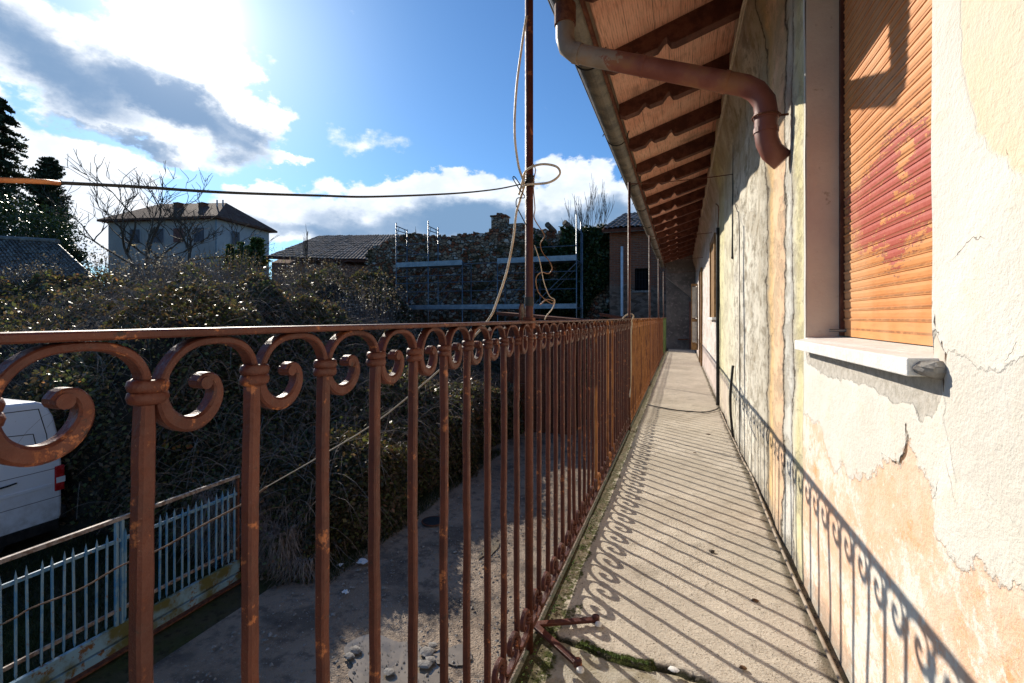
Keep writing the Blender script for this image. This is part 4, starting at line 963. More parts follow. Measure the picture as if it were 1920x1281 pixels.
# wall cables
cable('wall_cable', [(.425, 4.42, 2.75), (.418, 4.42, 2.3), (.410, 4.42, 1.6), (.405, 4.40, 1.52)], .011, 'black_rubber', 'black cable hanging short down the wall between the stained bands')
cable('wall_cable', [(.405, 4.36, .62), (.385, 4.33, .40), (.39, 4.38, .22), (.41, 4.40, .02)], .011, 'black_rubber', 'short black pipe stub bending out of the foot of the wall')
cable('conduit', [(.40, 6.0, 2.05), (.398, 6.0, 1.2), (.398, 5.97, .5), (.395, 5.93, .02)], .020, 'black_rubber', 'thick black conduit running down the wall beside the brown window', 'conduit')
cable('wall_cable', [(.385, 6.1, 2.35), (.41, 6.05, 2.30), (.405, 6.0, 2.2), (.40, 6.0, 2.05)], .007, 'cable_brown', 'thin cable dropping into the top of the thick conduit')
cable('wall_cable', [(.41, 4.30, 1.95), (.41, 4.1, 1.85), (.41, 3.96, 1.72), (.412, 3.93, 1.0), (.41, 3.93, .02)], .0035, 'black_rubber', 'thin dark wire running down the grey stained wall')
for i, dx in enumerate((0, .013)):
    cable('eave_cable', [(.425 - dx - .10 * float(sstep(np.array(s_), 2.1, 2.6)), s_, 2.70 - i * .014 + .012 * math.sin(s_ * 4 + i)) for s_ in np.linspace(1.0, 8.5, 22)], .006, 'cable_beige',
          ('upper' if i == 0 else 'lower') + ' of two pale cables running along the wall under the rafters')
cable('floor_pipe', [(.418 + .006 * math.sin(s_ * 2.1) - .012 * float(s_ > 3.5), s_, .012) for s_ in np.linspace(-.6, 5.6, 24)], .006, 'old_pipe', 'thin metal pipe lying where the balcony floor meets the wall', 'pipe')
cable('floor_cable', [(-.36, 5.75, .010), (-.1, 5.55, .008), (.2, 5.5, .008), (.34, 5.65, .01), (.40, 5.8, .02)], .006, 'black_rubber', 'dark cable lying across the balcony floor', 'cable')

# ------------------------------------------------------------------ small things on the floor
def pebble(name, x, y, r, m, label, cat, flat=.4, z=0):
    p = onZ(x, y, z); rr = random.Random(int(x * 7 + y)); vs = []; fs = []; n = 9; 
    prof = [(.2, -.4), (.85, -.25), (1, .1), (.7, .55), (.25, .8)]
    for a, b in prof:
        for k in range(n):
            an = 2 * math.pi * k / n; q = a * rr.uniform(.75, 1.2) * r; vs.append((p.x + q * math.cos(an) * 1.3, p.y + q * math.sin(an), z + .002 + r * flat * (b + .4)))
    for i in range(4):
        for k in range(n): fs.append((i * n + k, i * n + (k + 1) % n, (i + 1) * n + (k + 1) % n, (i + 1) * n + k))
    fs.append(tuple(reversed(range(n)))); fs.append(tuple(range(4 * n, 5 * n)))
    return tag(MB().add(vs, fs).build(name, m, origin=(p.x, p.y, z)), label, cat)
pebble('stone_chip', 1263, 1258, .012, 'stone_sill', 'pale stone chip lying on the crack in the balcony floor', 'stone')
pebble('debris', 1335, 1036, .011, 'bark', 'small dark lump in the middle of the balcony floor', 'debris', .7)
pebble('debris', 1416, 1128, .010, 'leaf_litter', 'curled brown scrap on the right side of the balcony floor', 'debris', .6)
pebble('debris', 1393, 1255, .009, 'leaf_litter', 'brown crumb near the bottom right of the balcony floor', 'debris', .6)
pebble('debris', 1502, 1061, .011, 'leaf_litter', 'dark crumb beside the pipe at the foot of the wall', 'debris', .6)
pebble('debris', 1328, 815, .016, 'leaf_litter', 'cluster of dry leaf bits far down the balcony floor', 'debris', .3)
pebble('debris', 1303, 850, .010, 'leaf_litter', 'tiny dark bit ahead of the leaf cluster on the balcony', 'debris', .5)
cr = MB(); rr = random.Random(3)
def crumb(mb, c, r):
    vs = [(c[0] + r * rr.uniform(.6, 1.2) * dx, c[1] + r * rr.uniform(.6, 1.2) * dy, c[2] + r * rr.uniform(.4, .9) * dz) for dx, dy, dz in ((1, 0, 0), (0, 1, 0), (-1, 0, 0), (0, -1, 0), (0, 0, 1), (0, 0, -.3))]
    mb.add(vs, [(0, 1, 4), (1, 2, 4), (2, 3, 4), (3, 0, 4), (1, 0, 5), (2, 1, 5), (3, 2, 5), (0, 3, 5)])
for i in range(1800):
    s = rr.uniform(.2, 7); side = rr.random()
    x = .435 - abs(rr.gauss(0, .012)) if side < .65 else (-.42 + abs(rr.gauss(0, .03)) if side < .85 else rr.uniform(-.42, .42))
    crumb(cr, (x - (.018 if s > 3.8 and side < .65 else 0), s, .001), rr.uniform(.0012, .004 if side < .85 else .0025))
tag(cr.build('grit', 'bark'), 'dirt and grit gathered along the edges of the balcony floor', 'grit', kind='stuff')
# moss cushions in the floor crack
mp = MB()
for i in range(240):
    t = rr.random(); seq = fl([(1090, 1205), (1120, 1217), (1160, 1231), (1215, 1243)]); k = min(2, int(t * 3)); f = t * 3 - k
    x = seq[k][0] * (1 - f) + seq[k + 1][0] * f + rr.gauss(0, .004); y = seq[k][1] * (1 - f) + seq[k + 1][1] * f + rr.gauss(0, .003)
    crumb(mp, (x, y, .0), rr.uniform(.003, .007))
for i in range(260):
    crumb(mp, (-.425 + abs(rr.gauss(0, .012)), rr.uniform(.7, 2.6), .002), rr.uniform(.002, .006))
tag(mp.build('moss', 'moss'), 'moss growing in the crack and along the outer balcony edge', 'moss', kind='stuff')

# litter and stones in the courtyard
def paper(x, y, w, lab):
    p = onZ(x, y, GZ + .06); r = random.Random(int(x)); vs = []
    for i in range(5):
        for j in range(4): vs.append((p.x + (i / 4 - .5) * w, p.y + (j / 3 - .5) * w * .7, GZ + .06 + r.uniform(0, .035)))
    fs = [(i * 4 + j, i * 4 + j + 1, (i + 1) * 4 + j + 1, (i + 1) * 4 + j) for i in range(4) for j in range(3)]
    o = tag(MB().add(vs, fs).build('litter', 'paper', origin=(p.x, p.y, GZ + .05)), lab, 'litter')
    m_ = o.modifiers.new('thick', 'SOLIDIFY'); m_.thickness = .003
paper(681, 1055, .17, 'crumpled white paper in the shade of the driveway')
paper(637, 1061, .09, 'small bluish white scrap beside the hedge foot')
paper(648, 1112, .09, 'small pale scrap on the dark driveway below the crumpled paper')
pts = [(667, 1221, .09), (655, 1232, .07), (800, 1225, .10), (808, 1240, .08), (796, 1248, .09), (812, 1212, .07), (731, 1262, .07)]
for (x, y, r), lab in zip(pts, ['pale stone at the left tip of the puddle', 'smaller stone just left of the big puddle', 'grey stone between the two puddles, topmost', 'rounded stone between the two puddles, rightmost', 'brown stone between the two puddles, lowest', 'little light stone above the stones between the puddles', 'flat stone lying in the middle of the big puddle']):
    pebble('stone', x, y, r * .75, 'rubble_stone', lab, 'stone', .5, GZ + .05)
gv = MB()
for i in range(9000):
    x = rr.uniform(-5.2, -.6); y = rr.uniform(2.5, 12); crumb(gv, (x, y, GZ + .03 + .012), rr.uniform(.005, .012) if rr.random() < .85 else rr.uniform(.012, .032))
tag(gv.build('gravel', 'rubble_stone'), 'loose gravel scattered over the driveway', 'gravel', kind='stuff')

# ------------------------------------------------------------------ gate
GXp = -6.2
gate = empty('blue_gate', (GXp, 3, GZ), 'long sliding gate with peeling blue pickets and rusty top rail', 'gate')
eh = lambda h: EYE - h
MB().box((GXp - .022, .6, eh(2.38)), (GXp + .022, 5.38, eh(2.335))).build('top_rail', 'rust_gate', gate, bevel=.003)
MB().box((GXp - .012, .6, eh(2.63)), (GXp + .012, 5.36, eh(2.59))).build('cross_rail', 'picket', gate, bevel=.002)
MB().box((GXp - .012, .6, eh(3.44)), (GXp + .012, 5.36, eh(3.40))).build('cross_rail', 'rust_gate', gate, bevel=.002)
MB().box((GXp - .025, .6, eh(3.76)), (GXp + .025, 5.38, eh(3.59))).build('kick_plate', 'rust_plate', gate, bevel=.003)
MB().box((GXp - .03, .6, eh(3.905)), (GXp + .045, 5.38, eh(3.775))).build('bottom_beam', 'rust_plate', gate, bevel=.003)
MB().box((GXp - .0, .6, GZ + .03), (GXp + .12, 5.5, GZ + .055)).build('ground_track', 'rust', gate)
for s in (5.36, 3.74, 3.80, 2.1, .62):
    MB().box((GXp - .02, s - .016, eh(3.60)), (GXp + .02, s + .016, eh(2.38))).build('stile', 'picket' if s != 5.36 else 'rust', gate, bevel=.003)
pk = MB(); w = .0095
pk.box((-w, -w, eh(3.53)), (w, w, eh(2.56)))
pk.add([(-w, -w, eh(2.56)), (w, -w, eh(2.56)), (w, w, eh(2.56)), (-w, w, eh(2.56)), (0, 0, eh(2.48))], [(0, 1, 4), (1, 2, 4), (2, 3, 4), (3, 0, 4)])
pk.add([(-w, -w, eh(3.53)), (w, -w, eh(3.53)), (w, w, eh(3.53)), (-w, w, eh(3.53)), (0, 0, eh(3.58))], [(0, 1, 4), (1, 2, 4), (2, 3, 4), (3, 0, 4)])
pk.v = [(a + .024, b, c - GZ) for a, b, c in pk.v]
p1 = local(pk, 'picket', 'picket', gate); s = 5.285; p1.location = (0, s - 3, 0)
while s > .75:
    s -= .098
    o = p1.copy(); col.objects.link(o); o.parent = gate; o.location = (0, s - 3 + random.uniform(-.005, .005), random.uniform(-.01, .01)); o.rotation_euler = (random.uniform(-.012, .012), 0, random.uniform(-.2, .2))
gp = empty('gate_post', (GXp, 5.55, GZ), 'brown overgrown steel post at the far end of the blue gate', 'post')
MB().box((GXp - .05, 5.47, GZ), (GXp + .05, 5.58, eh(2.30))).build('shaft', 'rust', gp, bevel=.004)
MB().box((GXp - .06, 5.46, eh(2.30)), (GXp + .06, 5.59, eh(2.285))).build('cap', 'rust', gp)

# ------------------------------------------------------------------ van
VX = -10.3; van = empty('white_van', (VX - .97, 2.7, GZ), 'dirty white panel van parked behind the blue gate, seen from its rear side', 'van')
def vz(h): return GZ + h
prof = [(-.15, .32), (5.30, .32), (5.36, .45), (5.36, 1.35), (5.33, 1.75), (5.24, 2.20), (5.13, 2.43), (5.0, 2.49), (4.0, 2.52), (2.0, 2.50), (1.35, 2.40), (.95, 2.05), (.45, 1.35), (-.05, 1.2), (-.22, .95), (-.24, .5)]
bd = MB().prism([(VX, s, vz(h)) for s, h in prof], (-1.94, 0, 0)).build('body', 'van', van, bevel=.06, seg=4)
for (lst) in ([(5.02, 2.36), (5.13, 1.9), (5.17, 1.45)], [(5.02, 2.36), (4.2, 2.38), (3.2, 2.36)], [(4.95, 1.95), (4.4, 2.0), (4.1, 1.98)], [(4.95, 1.95), (5.04, 1.45)]):
    MB().tube([(VX + .001, s, vz(h)) for s, h in lst], .007, 6).build('panel_seam', 'black_rubber', van)
for (s0, s1, h0, h1) in ((3.0, 5.33, 1.28, 1.285), (3.0, 5.33, .78, .785), (3.35, 3.355, .8, 2.3)):
    MB().box((VX - .004, s0, vz(h0)), (VX + .004, s1, vz(h1 + .004))).build('panel_seam', 'shutter_grey', van)
MB().tube([(VX + .03, 4.33, vz(1.16)), (VX + .045, 4.45, vz(1.18)), (VX + .045, 4.62, vz(1.19)), (VX + .03, 4.72, vz(1.20))], .014, 8).build('handle', 'black_rubber', van)
MB().box((VX - .002, 2.9, vz(.98)), (VX + .014, 5.20, vz(1.04))).build('side_moulding', 'van', van, bevel=.006)
MB().tube([(VX + .02, 5.22, vz(1.5)), (VX + .02, 5.22, vz(1.62))], .02, 8).tube([(VX + .005, 5.20, vz(1.56)), (VX + .005, 5.34, vz(1.56))], .012, 6).build('door_hinge', 'van', van)
MB().box((VX - .03, -.1, vz(.22)), (VX + .012, 5.30, vz(.40))).build('skirt', 'black_rubber', van, bevel=.01)
for dx in (0, -1.84):
    tl = MB().box((VX - .09 + dx, 5.24, vz(.88)), (VX + .016 + dx * 1.0, 5.385, vz(1.32))).build('tail_light', 'red_lens', van, bevel=.02)
    MB().box((VX - .0 + dx, 5.26, vz(1.02)), (VX + .02 + dx, 5.39, vz(1.12))).build('clear_lens', 'white_pipe', tl, bevel=.004)
MB().box((VX - 1.92, 5.30, vz(.36)), (VX - .02, 5.44, vz(.58))).build('bumper', 'black_rubber', van, bevel=.03)
MB().add([(VX - .25, 1.30, vz(2.3)), (VX - 1.7, 1.30, vz(2.3)), (VX - 1.8, .40, vz(1.38)), (VX - .15, .40, vz(1.38))], [(0, 1, 2, 3)]).build('windscreen', 'black_rubber', van)
for s in (4.30, .75):
    for xx in (VX - .11, VX - 1.83):
        wv = MB().tube([(xx - .1, s, vz(.33)), (xx + .1, s, vz(.33))], .33, 28).build('wheel', 'tyre', van, bevel=.02)
        MB().tube([(xx + .08, s, vz(.33)), (xx + .118, s, vz(.33))], .19, 20).build('rim', 'rim', wv)

# ------------------------------------------------------------------ vegetation
def leaf_quads(C, size, r, up=.3, aspect=.62):
    n = len(C); nrm = r.normal(size=(n, 3)); nrm[:, 2] += up * 2; nrm /= np.linalg.norm(nrm, axis=1)[:, None]
    t = r.normal(size=(n, 3)); t -= nrm * (t * nrm).sum(1)[:, None]; t /= np.linalg.norm(t, axis=1)[:, None]; b = np.cross(nrm, t)
    L = (size * r.uniform(.6, 1.4, n))[:, None]; w = L * aspect * .5
    V = np.stack([C - t * L * .5, C + b * w - t * L * .05, C + t * L * .5, C - b * w - t * L * .05], 1).reshape(-1, 3)
    return V, np.arange(n * 4).reshape(n, 4)
def ribbons(paths, w):                    # list of (k,3) arrays -> crossed thin strips as 3-sided tubes
    V = []; F = []; b = 0
    for P, ww in zip(paths, w):
        n = len(P); t = np.gradient(P, axis=0); t /= np.linalg.norm(t, axis=1)[:, None] + 1e-9
        a = np.cross(t, [0.3, .2, 1]); a /= np.linalg.norm(a, axis=1)[:, None] + 1e-9; c = np.cross(t, a)
        tap = np.linspace(1, .35, n)[:, None] * ww
        for k in range(3):
            an = 2 * math.pi * k / 3; V.append(P + (a * math.cos(an) + c * math.sin(an)) * tap)
        idx = np.arange(n)
        for k in range(3):
            k2 = (k + 1) % 3; F.append(np.stack([b + k * n + idx[:-1], b + k2 * n + idx[:-1], b + k2 * n + idx[1:], b + k * n + idx[1:]], 1))
        b += 3 * n
    return np.concatenate(V), np.concatenate(F)

def Hf(P):
    X, Y = P[:, 0], P[:, 1]
    front = -5.25 + .22 * vnoise(P, 1.6, 21) + .08 * vnoise(P, 5, 22)
    dfr = front - X
    near = np.clip((Y - 5.55 - .15 * vnoise(P, 3, 5)) / .5, 0, 1)
    h = 1.55 * sstep(dfr, 0, .35) + .55 * sstep(dfr, .3, 2.2)
    h = h + np.minimum(2.6, .45 * np.maximum(0, dfr - 2.6)) * sstep(Y, 8, 13.5) + 1.7 * sstep(dfr, 3.2, 5.0) * (1 - sstep(Y, 9.5, 13.5))
    h = h * (1 + .16 * vnoise(P, 1.1, 31) + .08 * vnoise(P, 3.2, 32)) + .06 * vnoise(P, 8, 33) * (dfr > .2)
    beh = sstep(-X, 12.6, 13.2)             # behind the van the thicket comes closer
    m = np.maximum(near, beh); yard = (Y > 5.2) | (X < -12.4)
    slope = sstep(Y + .18 * np.minimum(0, front - X - 3), 5.2, 7.4) * .55 + .45    # lower near the gate
    return np.where(yard, h * m * slope, 0)
r = np.random.default_rng(11)
xs = np.linspace(-26, -5.0, 150); ys = np.linspace(-2, 19.2, 150); gx, gy = np.meshgrid(xs, ys); P = np.c_[gx.ravel(), gy.ravel()]
z = GZ + np.maximum(Hf(P) * .90 - .22, -.05); I = np.arange(len(P)).reshape(gx.shape)
F = np.stack([I[:-1, :-1], I[:-1, 1:], I[1:, 1:], I[1:, :-1]], -1).reshape(-1, 4)
thick = tag(np_mesh('bramble_thicket', np.c_[P, z], F, 'thicket_core', smooth=True), 'dark overgrown bramble thicket filling the lot beyond the driveway', 'brambles', kind='stuff')
def scatter(n, x0, x1, y0, y1, dens_pow=1.0):
    P = np.c_[r.uniform(x0, x1, n), r.uniform(y0, y1, n)]; h = Hf(P); ok = h > .25; P, h = P[ok], h[ok]
    return P, h
P1, h1 = scatter(100000, -13, -5.0, 5.2, 19.2); P2, h2 = scatter(60000, -26, -12, -2, 19.2)
P3, h3 = scatter(60000, -9.5, -5.1, 5.4, 14)
Pa = np.r_[P1, P2, P3]; ha = np.r_[h1, h2, h3]
za = GZ + ha - np.abs(r.normal(0, .14, len(ha))) + r.exponential(.05, len(ha))
fr = Pa[:, 0] > -6.1
# extra leaves hanging down the front face
n = 42000; Yf = r.uniform(5.6, 19.2, n); Pf = np.c_[np.full(n, -5.7), Yf]; hf = Hf(Pf); zf = GZ + r.uniform(0.02, 1, n) * hf
frx = -5.25 + .22 * vnoise(Pf, 1.6, 21) + .08 * vnoise(Pf, 5, 22) - .18 * (zf - GZ) / 1.6 + r.normal(0, .09, n)
n2 = 9000; Xe = r.uniform(-13, -5.4, n2); Pe = np.c_[Xe, np.full(n2, 6.1)]; he = Hf(Pe); ze = GZ + r.uniform(.02, 1, n2) * he
C = np.r_[np.c_[Pa, za], np.c_[frx, Yf, zf], np.c_[Xe, 5.75 + r.normal(0, .12, n2), ze]]
dist = np.hypot(C[:, 0], C[:, 1]); size = np.clip(.035 + .0045 * dist, .055, .16)
V, F = leaf_quads(C, size, r, .25)
tag(np_mesh('bramble_leaves', V, F, 'bramble_leaf', thick))
paths = []; ws_ = []
for i in range(5500):
    x = r.uniform(-16, -5.3); y = r.uniform(5.4, 18); h = float(Hf(np.array([[x, y]]))[0])
    if h < .4: continue
    a = r.uniform(0, 6.28); L = r.uniform(.5, 1.6); k = 7; t = np.linspace(0, 1, k)
    z0 = GZ + h + r.normal(-.10, .12); paths.append(np.c_[x + math.cos(a) * L * t, y + math.sin(a) * L * t, z0 + r.uniform(.15, .6) * np.sin(t * 2.6) - .4 * t * t + .0 * t]); ws_.append(r.uniform(.003, .008))
for i in range(1500):                      # canes hanging over the gate end of the hedge
    x = r.uniform(-7.5, -5.2); y = 5.62 + abs(r.normal(0, .35)); h = float(Hf(np.array([[x, max(y, 6.1)]]))[0]); 
    k = 8; t = np.linspace(0, 1, k); L = r.uniform(.2, .6)
    paths.append(np.c_[x + r.normal(0, .25) * t, y - L * t * r.uniform(.1, .8), GZ + max(.3, h) * (1 - t * r.uniform(.5, 1)) + .02 * np.sin(9 * t)]); ws_.append(r.uniform(.003, .006))
V, F = ribbons(paths, ws_)
tag(np_mesh('bramble_canes', V, F, 'bark_pale', thick))
# golden leaves near the gate
C = np.array([onX(x + r.normal(0, 4), y + r.normal(0, 4), -8.6 + r.normal(0, .2)) for x, y in [(350, 835), (370, 845), (330, 838), (430, 850), (445, 860), (455, 845), (350, 870), (360, 880), (310, 835), (385, 850)] * 8])
V, F = leaf_quads(C, np.full(len(C), .10), r, .3); tag(np_mesh('yellow_leaves', V, F, 'gold_leaf', origin=(-8.6, 7, -1)), 'golden yellow leaves on a spray of the brambles behind the gate', 'leaves', kind='stuff')

def grass_patch(name, x0, x1, y0, y1, n, label, hgt=.16):
    C = np.c_[r.uniform(x0, x1, n), r.uniform(y0, y1, n), np.full(n, GZ)]
    a = r.uniform(0, 6.28, n); w = .006; H = hgt * r.uniform(.4, 1.3, n); lean = r.normal(0, .06, (n, 2))
    dx = np.c_[np.cos(a), np.sin(a), np.zeros(n)] * w
    V = np.stack([C - dx, C + dx, C + np.c_[lean, H]], 1).reshape(-1, 3)
    return tag(np_mesh(name, V, np.arange(n * 3).reshape(n, 3), 'grass'), label, 'grass', kind='stuff')
grass_patch('grass', -10.2, -6.25, 2.0, 6.2, 16000, 'short grass growing between the gate and the van', .12)
grass_patch('grass_verge', -5.5, -4.85, 5.7, 13, 6500, 'strip of green grass along the foot of the hedge', .16)

def shrub(name, base, H, R, n, leaf, label, cat='shrub', group=None, size=.12, tw=60, lean=(0, 0), leafless=.0, seed=0, squash=1.0):
    q = np.random.default_rng(seed + 100); t0 = empty(name, base, label, cat, group); b = np.array(base)
    nc = max(7, int(R * 7)); th = q.uniform(0, 6.28, nc); rr_ = R * np.sqrt(q.uniform(0, 1, nc)) * .75
    cz = H * q.uniform(.42, .86, nc) * (1 - .25 * (rr_ / R) ** 2)
    cc = np.c_[rr_ * np.cos(th), rr_ * np.sin(th), cz]; cr_ = R * q.uniform(.28, .50, nc)
    k = q.integers(0, nc, n); d = q.normal(size=(n, 3)); d /= np.linalg.norm(d, axis=1)[:, None]
    rad = cr_[k] * (q.uniform(.15, 1, n) ** .5) * (1 + .18 * np.sin(d[:, 0] * 7 + k) + .14 * np.sin(d[:, 2] * 9 + k * 2)) * (1 + np.abs(q.normal(0, .10, n)))
    C = cc[k] + d * rad[:, None] * np.array([1, 1, squash]); C[:, 2] = np.clip(C[:, 2], .05, None)
    C[:, 0] += lean[0] * C[:, 2] / H; C[:, 1] += lean[1] * C[:, 2] / H
    V, F = leaf_quads(C + b, np.full(n, size), q, .1); np_mesh('foliage', V, F, leaf, t0)
    paths = []; ws2 = []
    for i in range(tw):
        e = C[q.integers(0, n)]; s0 = np.array([q.normal(0, .12 * R), q.normal(0, .12 * R), 0]); mid = s0 * .5 + e * .5 + np.array([0, 0, .25 * H * q.uniform(0, .5)])
        t = np.linspace(0, 1, 8)[:, None]; e2_ = e * np.array([1.08, 1.08, 1.05])
        paths.append(b + s0 * (1 - t) ** 2 + 2 * mid * t * (1 - t) + e2_ * t * t); ws2.append(q.uniform(.008, .02))
    V, F = ribbons(paths, ws2); np_mesh('stems', V, F, 'bark_pale', t0)
    return t0
def gbase(x, zc): p = W(x, 700, zc); return (p.x, p.y, GZ)
sk = [(20, 520, 19, 1.9, 'shrub of bare pale twigs in front of the tiled roof, leftmost'), (110, 500, 19, 1.6, 'pale twiggy shrub rising before the near tiled roof edge'), (165, 515, 18, 1.3, 'grey shrub with bright leaf glints right of the near tiled roof'),
      (235, 492, 20, 1.8, 'broad tangled shrub below the left corner of the grey house'), (310, 472, 21, 1.9, 'dense twiggy shrub below the bare tree'), (372, 438, 21, 1.35, 'tallest shrub with painted sun glints among its branches before the house corner'),
      (430, 490, 20, 1.6, 'dark shrub before the small green conifers'), (520, 497, 20, 1.7, 'dark bushy shrub right of the house'), (600, 482, 22, 1.6, 'shrub with painted sun glints before the long barn roof'), (640, 520, 21, 1.3, 'pale shrub under the barn roof'), (700, 528, 19, 1.5, 'rounded dark shrub left of the scaffolding')]
for i, (x, y, zc, R, lab) in enumerate(sk):
    b = gbase(x, zc); H = ((EYE - GZ) + (595 - y) / FPX * zc) * 1.16
    shrub('overgrown_shrub', b, H, R * 1.2, 4600, 'pale_twig_leaf' if i not in (6, 7) else 'bramble_leaf', lab, 'shrub', 'overgrown shrubs along the back of the lot', .075, 520, seed=i, squash=1.15)

def bare_tree(name, base, H, label, spread=.55, seed=1, trunk=.12, depth=6, cat='tree', start=.35, leafy=None, upr=.35, wob=.5):
    q = random.Random(seed); t0 = empty(name, base, label, cat); crown = MB(); tr = MB(); tips = []
    def grow(p, d, L, rad, lev, mb):
        n = 4; pts = [p]; dd = d.copy(); 
        for i in range(n):
            dd = (dd + Vector((q.gauss(0, .13), q.gauss(0, .13), q.gauss(0, .08) + upr * .12))).normalized(); pts.append(pts[-1] + dd * L / n)
        rad = max(rad, .016); mb.tube(pts, [rad * (1 - .10 * i) for i in range(n + 1)], 5 if lev < 3 else 3, cap=False)
        if lev >= depth: tips.append(pts[-1]); return
        for j in range(2 if lev > 1 and q.random() < .55 else 3):
            ax = Vector((q.gauss(0, 1), q.gauss(0, 1), q.gauss(0, .4))).normalized()
            nd = (dd + ax * spread * q.uniform(.6, 1.25)); nd.z += upr * .25; nd.normalize()
            k = q.randint(2, 4); grow(pts[k], nd, L * q.uniform(.66, .86), rad * .60, lev + 1, crown)
    tr.tube([Vector(base), Vector(base) + Vector((.03, .02, H * start * .5)), Vector(base) + Vector((0, 0, H * start))], [trunk, trunk * .85, trunk * .75], 9)
    tr.build('trunk', 'bark', t0)
    for j in range(4):
        a = j * 1.57 + q.random(); nd = Vector((math.cos(a) * spread, math.sin(a) * spread, 1)).normalized(); grow(Vector(base) + Vector((0, 0, H * start * q.uniform(.85, 1))), nd, H * (1 - start) * .30, trunk * .55, 1, crown)
    zmax = max(v[2] for v in crown.v); k = (base[2] + H - (base[2] + H * start)) / max(.1, zmax - (base[2] + H * start))
    crown.v = [(base[0] + (v[0] - base[0]) * wob * 2 * min(1, k), base[1] + (v[1] - base[1]) * wob * 2 * min(1, k), base[2] + H * start + (v[2] - base[2] - H * start) * k if v[2] > base[2] + H * start else v[2]) for v in crown.v]
    crown.build('crown', 'bark', t0); return t0
def htop(y, zc): return (EYE - GZ) + (595 - y) / FPX * zc
bare_tree('bare_tree', gbase(284, 33), htop(310, 33), 'leafless spreading tree in front of the grey house', .85, 3, .20, 6, start=.42, wob=.70, upr=.45)
t_ = bare_tree('bare_tree', gbase(1103, 30), htop(330, 30), 'slim leafless tree standing behind the ruined wall', .45, 9, .09, 5, start=.45, upr=.9, wob=.40)
bare_tree('sapling', gbase(574, 26), htop(420, 26), 'thin bare sapling sticking up before the barn roof', .3, 5, .03, 3, start=.72, upr=1.2, wob=.3)
bare_tree('sapling', gbase(783, 32), htop(428, 32), 'tiny bare treetop between the two scaffold towers', .6, 6, .04, 4, start=.8, wob=.4)

def conifer(name, base, H, R, n, label, seed, leaf='needle', droop=.35, top=0.0, size=.16, power=1.0, cat='conifer', fmin=.12):
    q = np.random.default_rng(seed); t0 = empty(name, base, label, cat); b = np.array(base)
    MB().tube([base, (base[0], base[1], base[2] + H * .5), (base[0], base[1], base[2] + H)], [.02 * H + .03, .012 * H + .02, .012], 8).build('trunk', 'bark', t0)
    paths = []; ws2 = []; C = []; nb = n // 60
    for i in range(nb):
        f = q.uniform(fmin, 1) ; z0 = H * f; L = R * ((1 - f) ** power * .95 + .06) * q.uniform(.6, 1.15); a = q.uniform(0, 6.28)
        t = np.linspace(0, 1, 8); P = np.c_[np.cos(a) * L * t, np.sin(a) * L * t, z0 + L * (.25 * t - droop * t * t)]
        paths.append(b + P); ws2.append(.02)
        m = 60; tt = q.uniform(.15, 1.05, m); Q = np.c_[np.cos(a) * L * tt, np.sin(a) * L * tt, z0 + L * (.25 * tt - droop * tt * tt)]
        Q += q.normal(0, 1, (m, 3)) * np.array([.10, .10, .06]) * (L * .8 + .2) * (1.1 - .5 * tt)[:, None]; C.append(Q)
    C = np.concatenate(C) + b; V, F = leaf_quads(C, np.full(len(C), size), q, .0, .4); np_mesh('crown', V, F, leaf, t0)
    V, F = ribbons(paths, ws2); np_mesh('branches', V, F, 'bark', t0); return t0
conifer('spruce_tree', gbase(-4, 34), htop(183, 34), 4.8, 17000, 'tall dark spruce at the left edge of the sky', 3, droop=.45, size=.30, power=.75, fmin=.35)
conifer('cypress_tree', gbase(90, 36), htop(298, 36), 2.1, 26000, 'dark rounded conifer behind the left shrubs', 4, droop=-.15, size=.24, power=.42, fmin=.5)
shrub('evergreen_tree', gbase(45, 27), htop(345, 27), 3.0, 15000, 'ivy_leaf', 'broad dark evergreen tree behind the near tiled roof', 'tree', None, .15, 120, seed=55)
shrub('evergreen_tree', gbase(118, 28), htop(408, 28), 1.5, 6000, 'needle', 'ragged dark tree with side branches right of the evergreen', 'tree', None, .15, 90, seed=56)
for i, (x, y, R, lab) in enumerate([(432, 460, .55, 'small bright green conifer, leftmost of three'), (452, 456, .5, 'small bright green conifer, middle of three'), (480, 450, .95, 'widest bright green conifer at the right end of the grey house')]):
    conifer('green_conifer', gbase(x, 30), htop(y, 30), R * 1.5, 12000, lab, 20 + i, leaf='green_needle', droop=-.3, size=.16, power=.42, fmin=.55)

# ------------------------------------------------------------------ far house
def P2(x, y, zc): return W(x, y, zc)
hs = empty('villa', (-34, 36, GZ), 'grey two-tone villa with low hipped tile roof behind the bare tree', 'house')
c0 = W(405, 595, 42); cl_ = W(203, 595, 43.5); crr = W(504, 595, 48.5)
ul = (cl_ - c0); ul.z = 0; ur = (crr - c0); ur.z = 0; ZE = EYE + 188 / FPX * 42
def quadbox(name, a, b, z0, z1, depth_v, m, parent):
    v = [Vector((*p.xy, z)) for z in (z0, z1) for p in (a, b, b + depth_v, a + depth_v)]
    return MB().add(v, [(0, 1, 2, 3), (7, 6, 5, 4), (0, 4, 5, 1), (1, 5, 6, 2), (2, 6, 7, 3), (3, 7, 4, 0)]).build(name, m, parent)
quadbox('wall', c0, cl_, GZ, ZE, ur, 'stucco_house', hs)
out_l = ur.normalized() * -.02; out_r = ul.normalized() * -.02
quadbox('side_wall', c0 + out_r * 1.5, c0 + out_r * 1.5 + ur, GZ, ZE - .01, ul * .01, 'stucco_house_pale', hs)
o_ = .55
nl, nr = ul.normalized(), ur.normalized()
A = c0 - nl * o_ - nr * o_; B = cl_ + nl * o_ - nr * o_; C_ = cl_ + ur + nl * o_ + nr * o_; D = c0 + ur - nl * o_ + nr * o_
for p in (A, B, C_, D): p.z = ZE
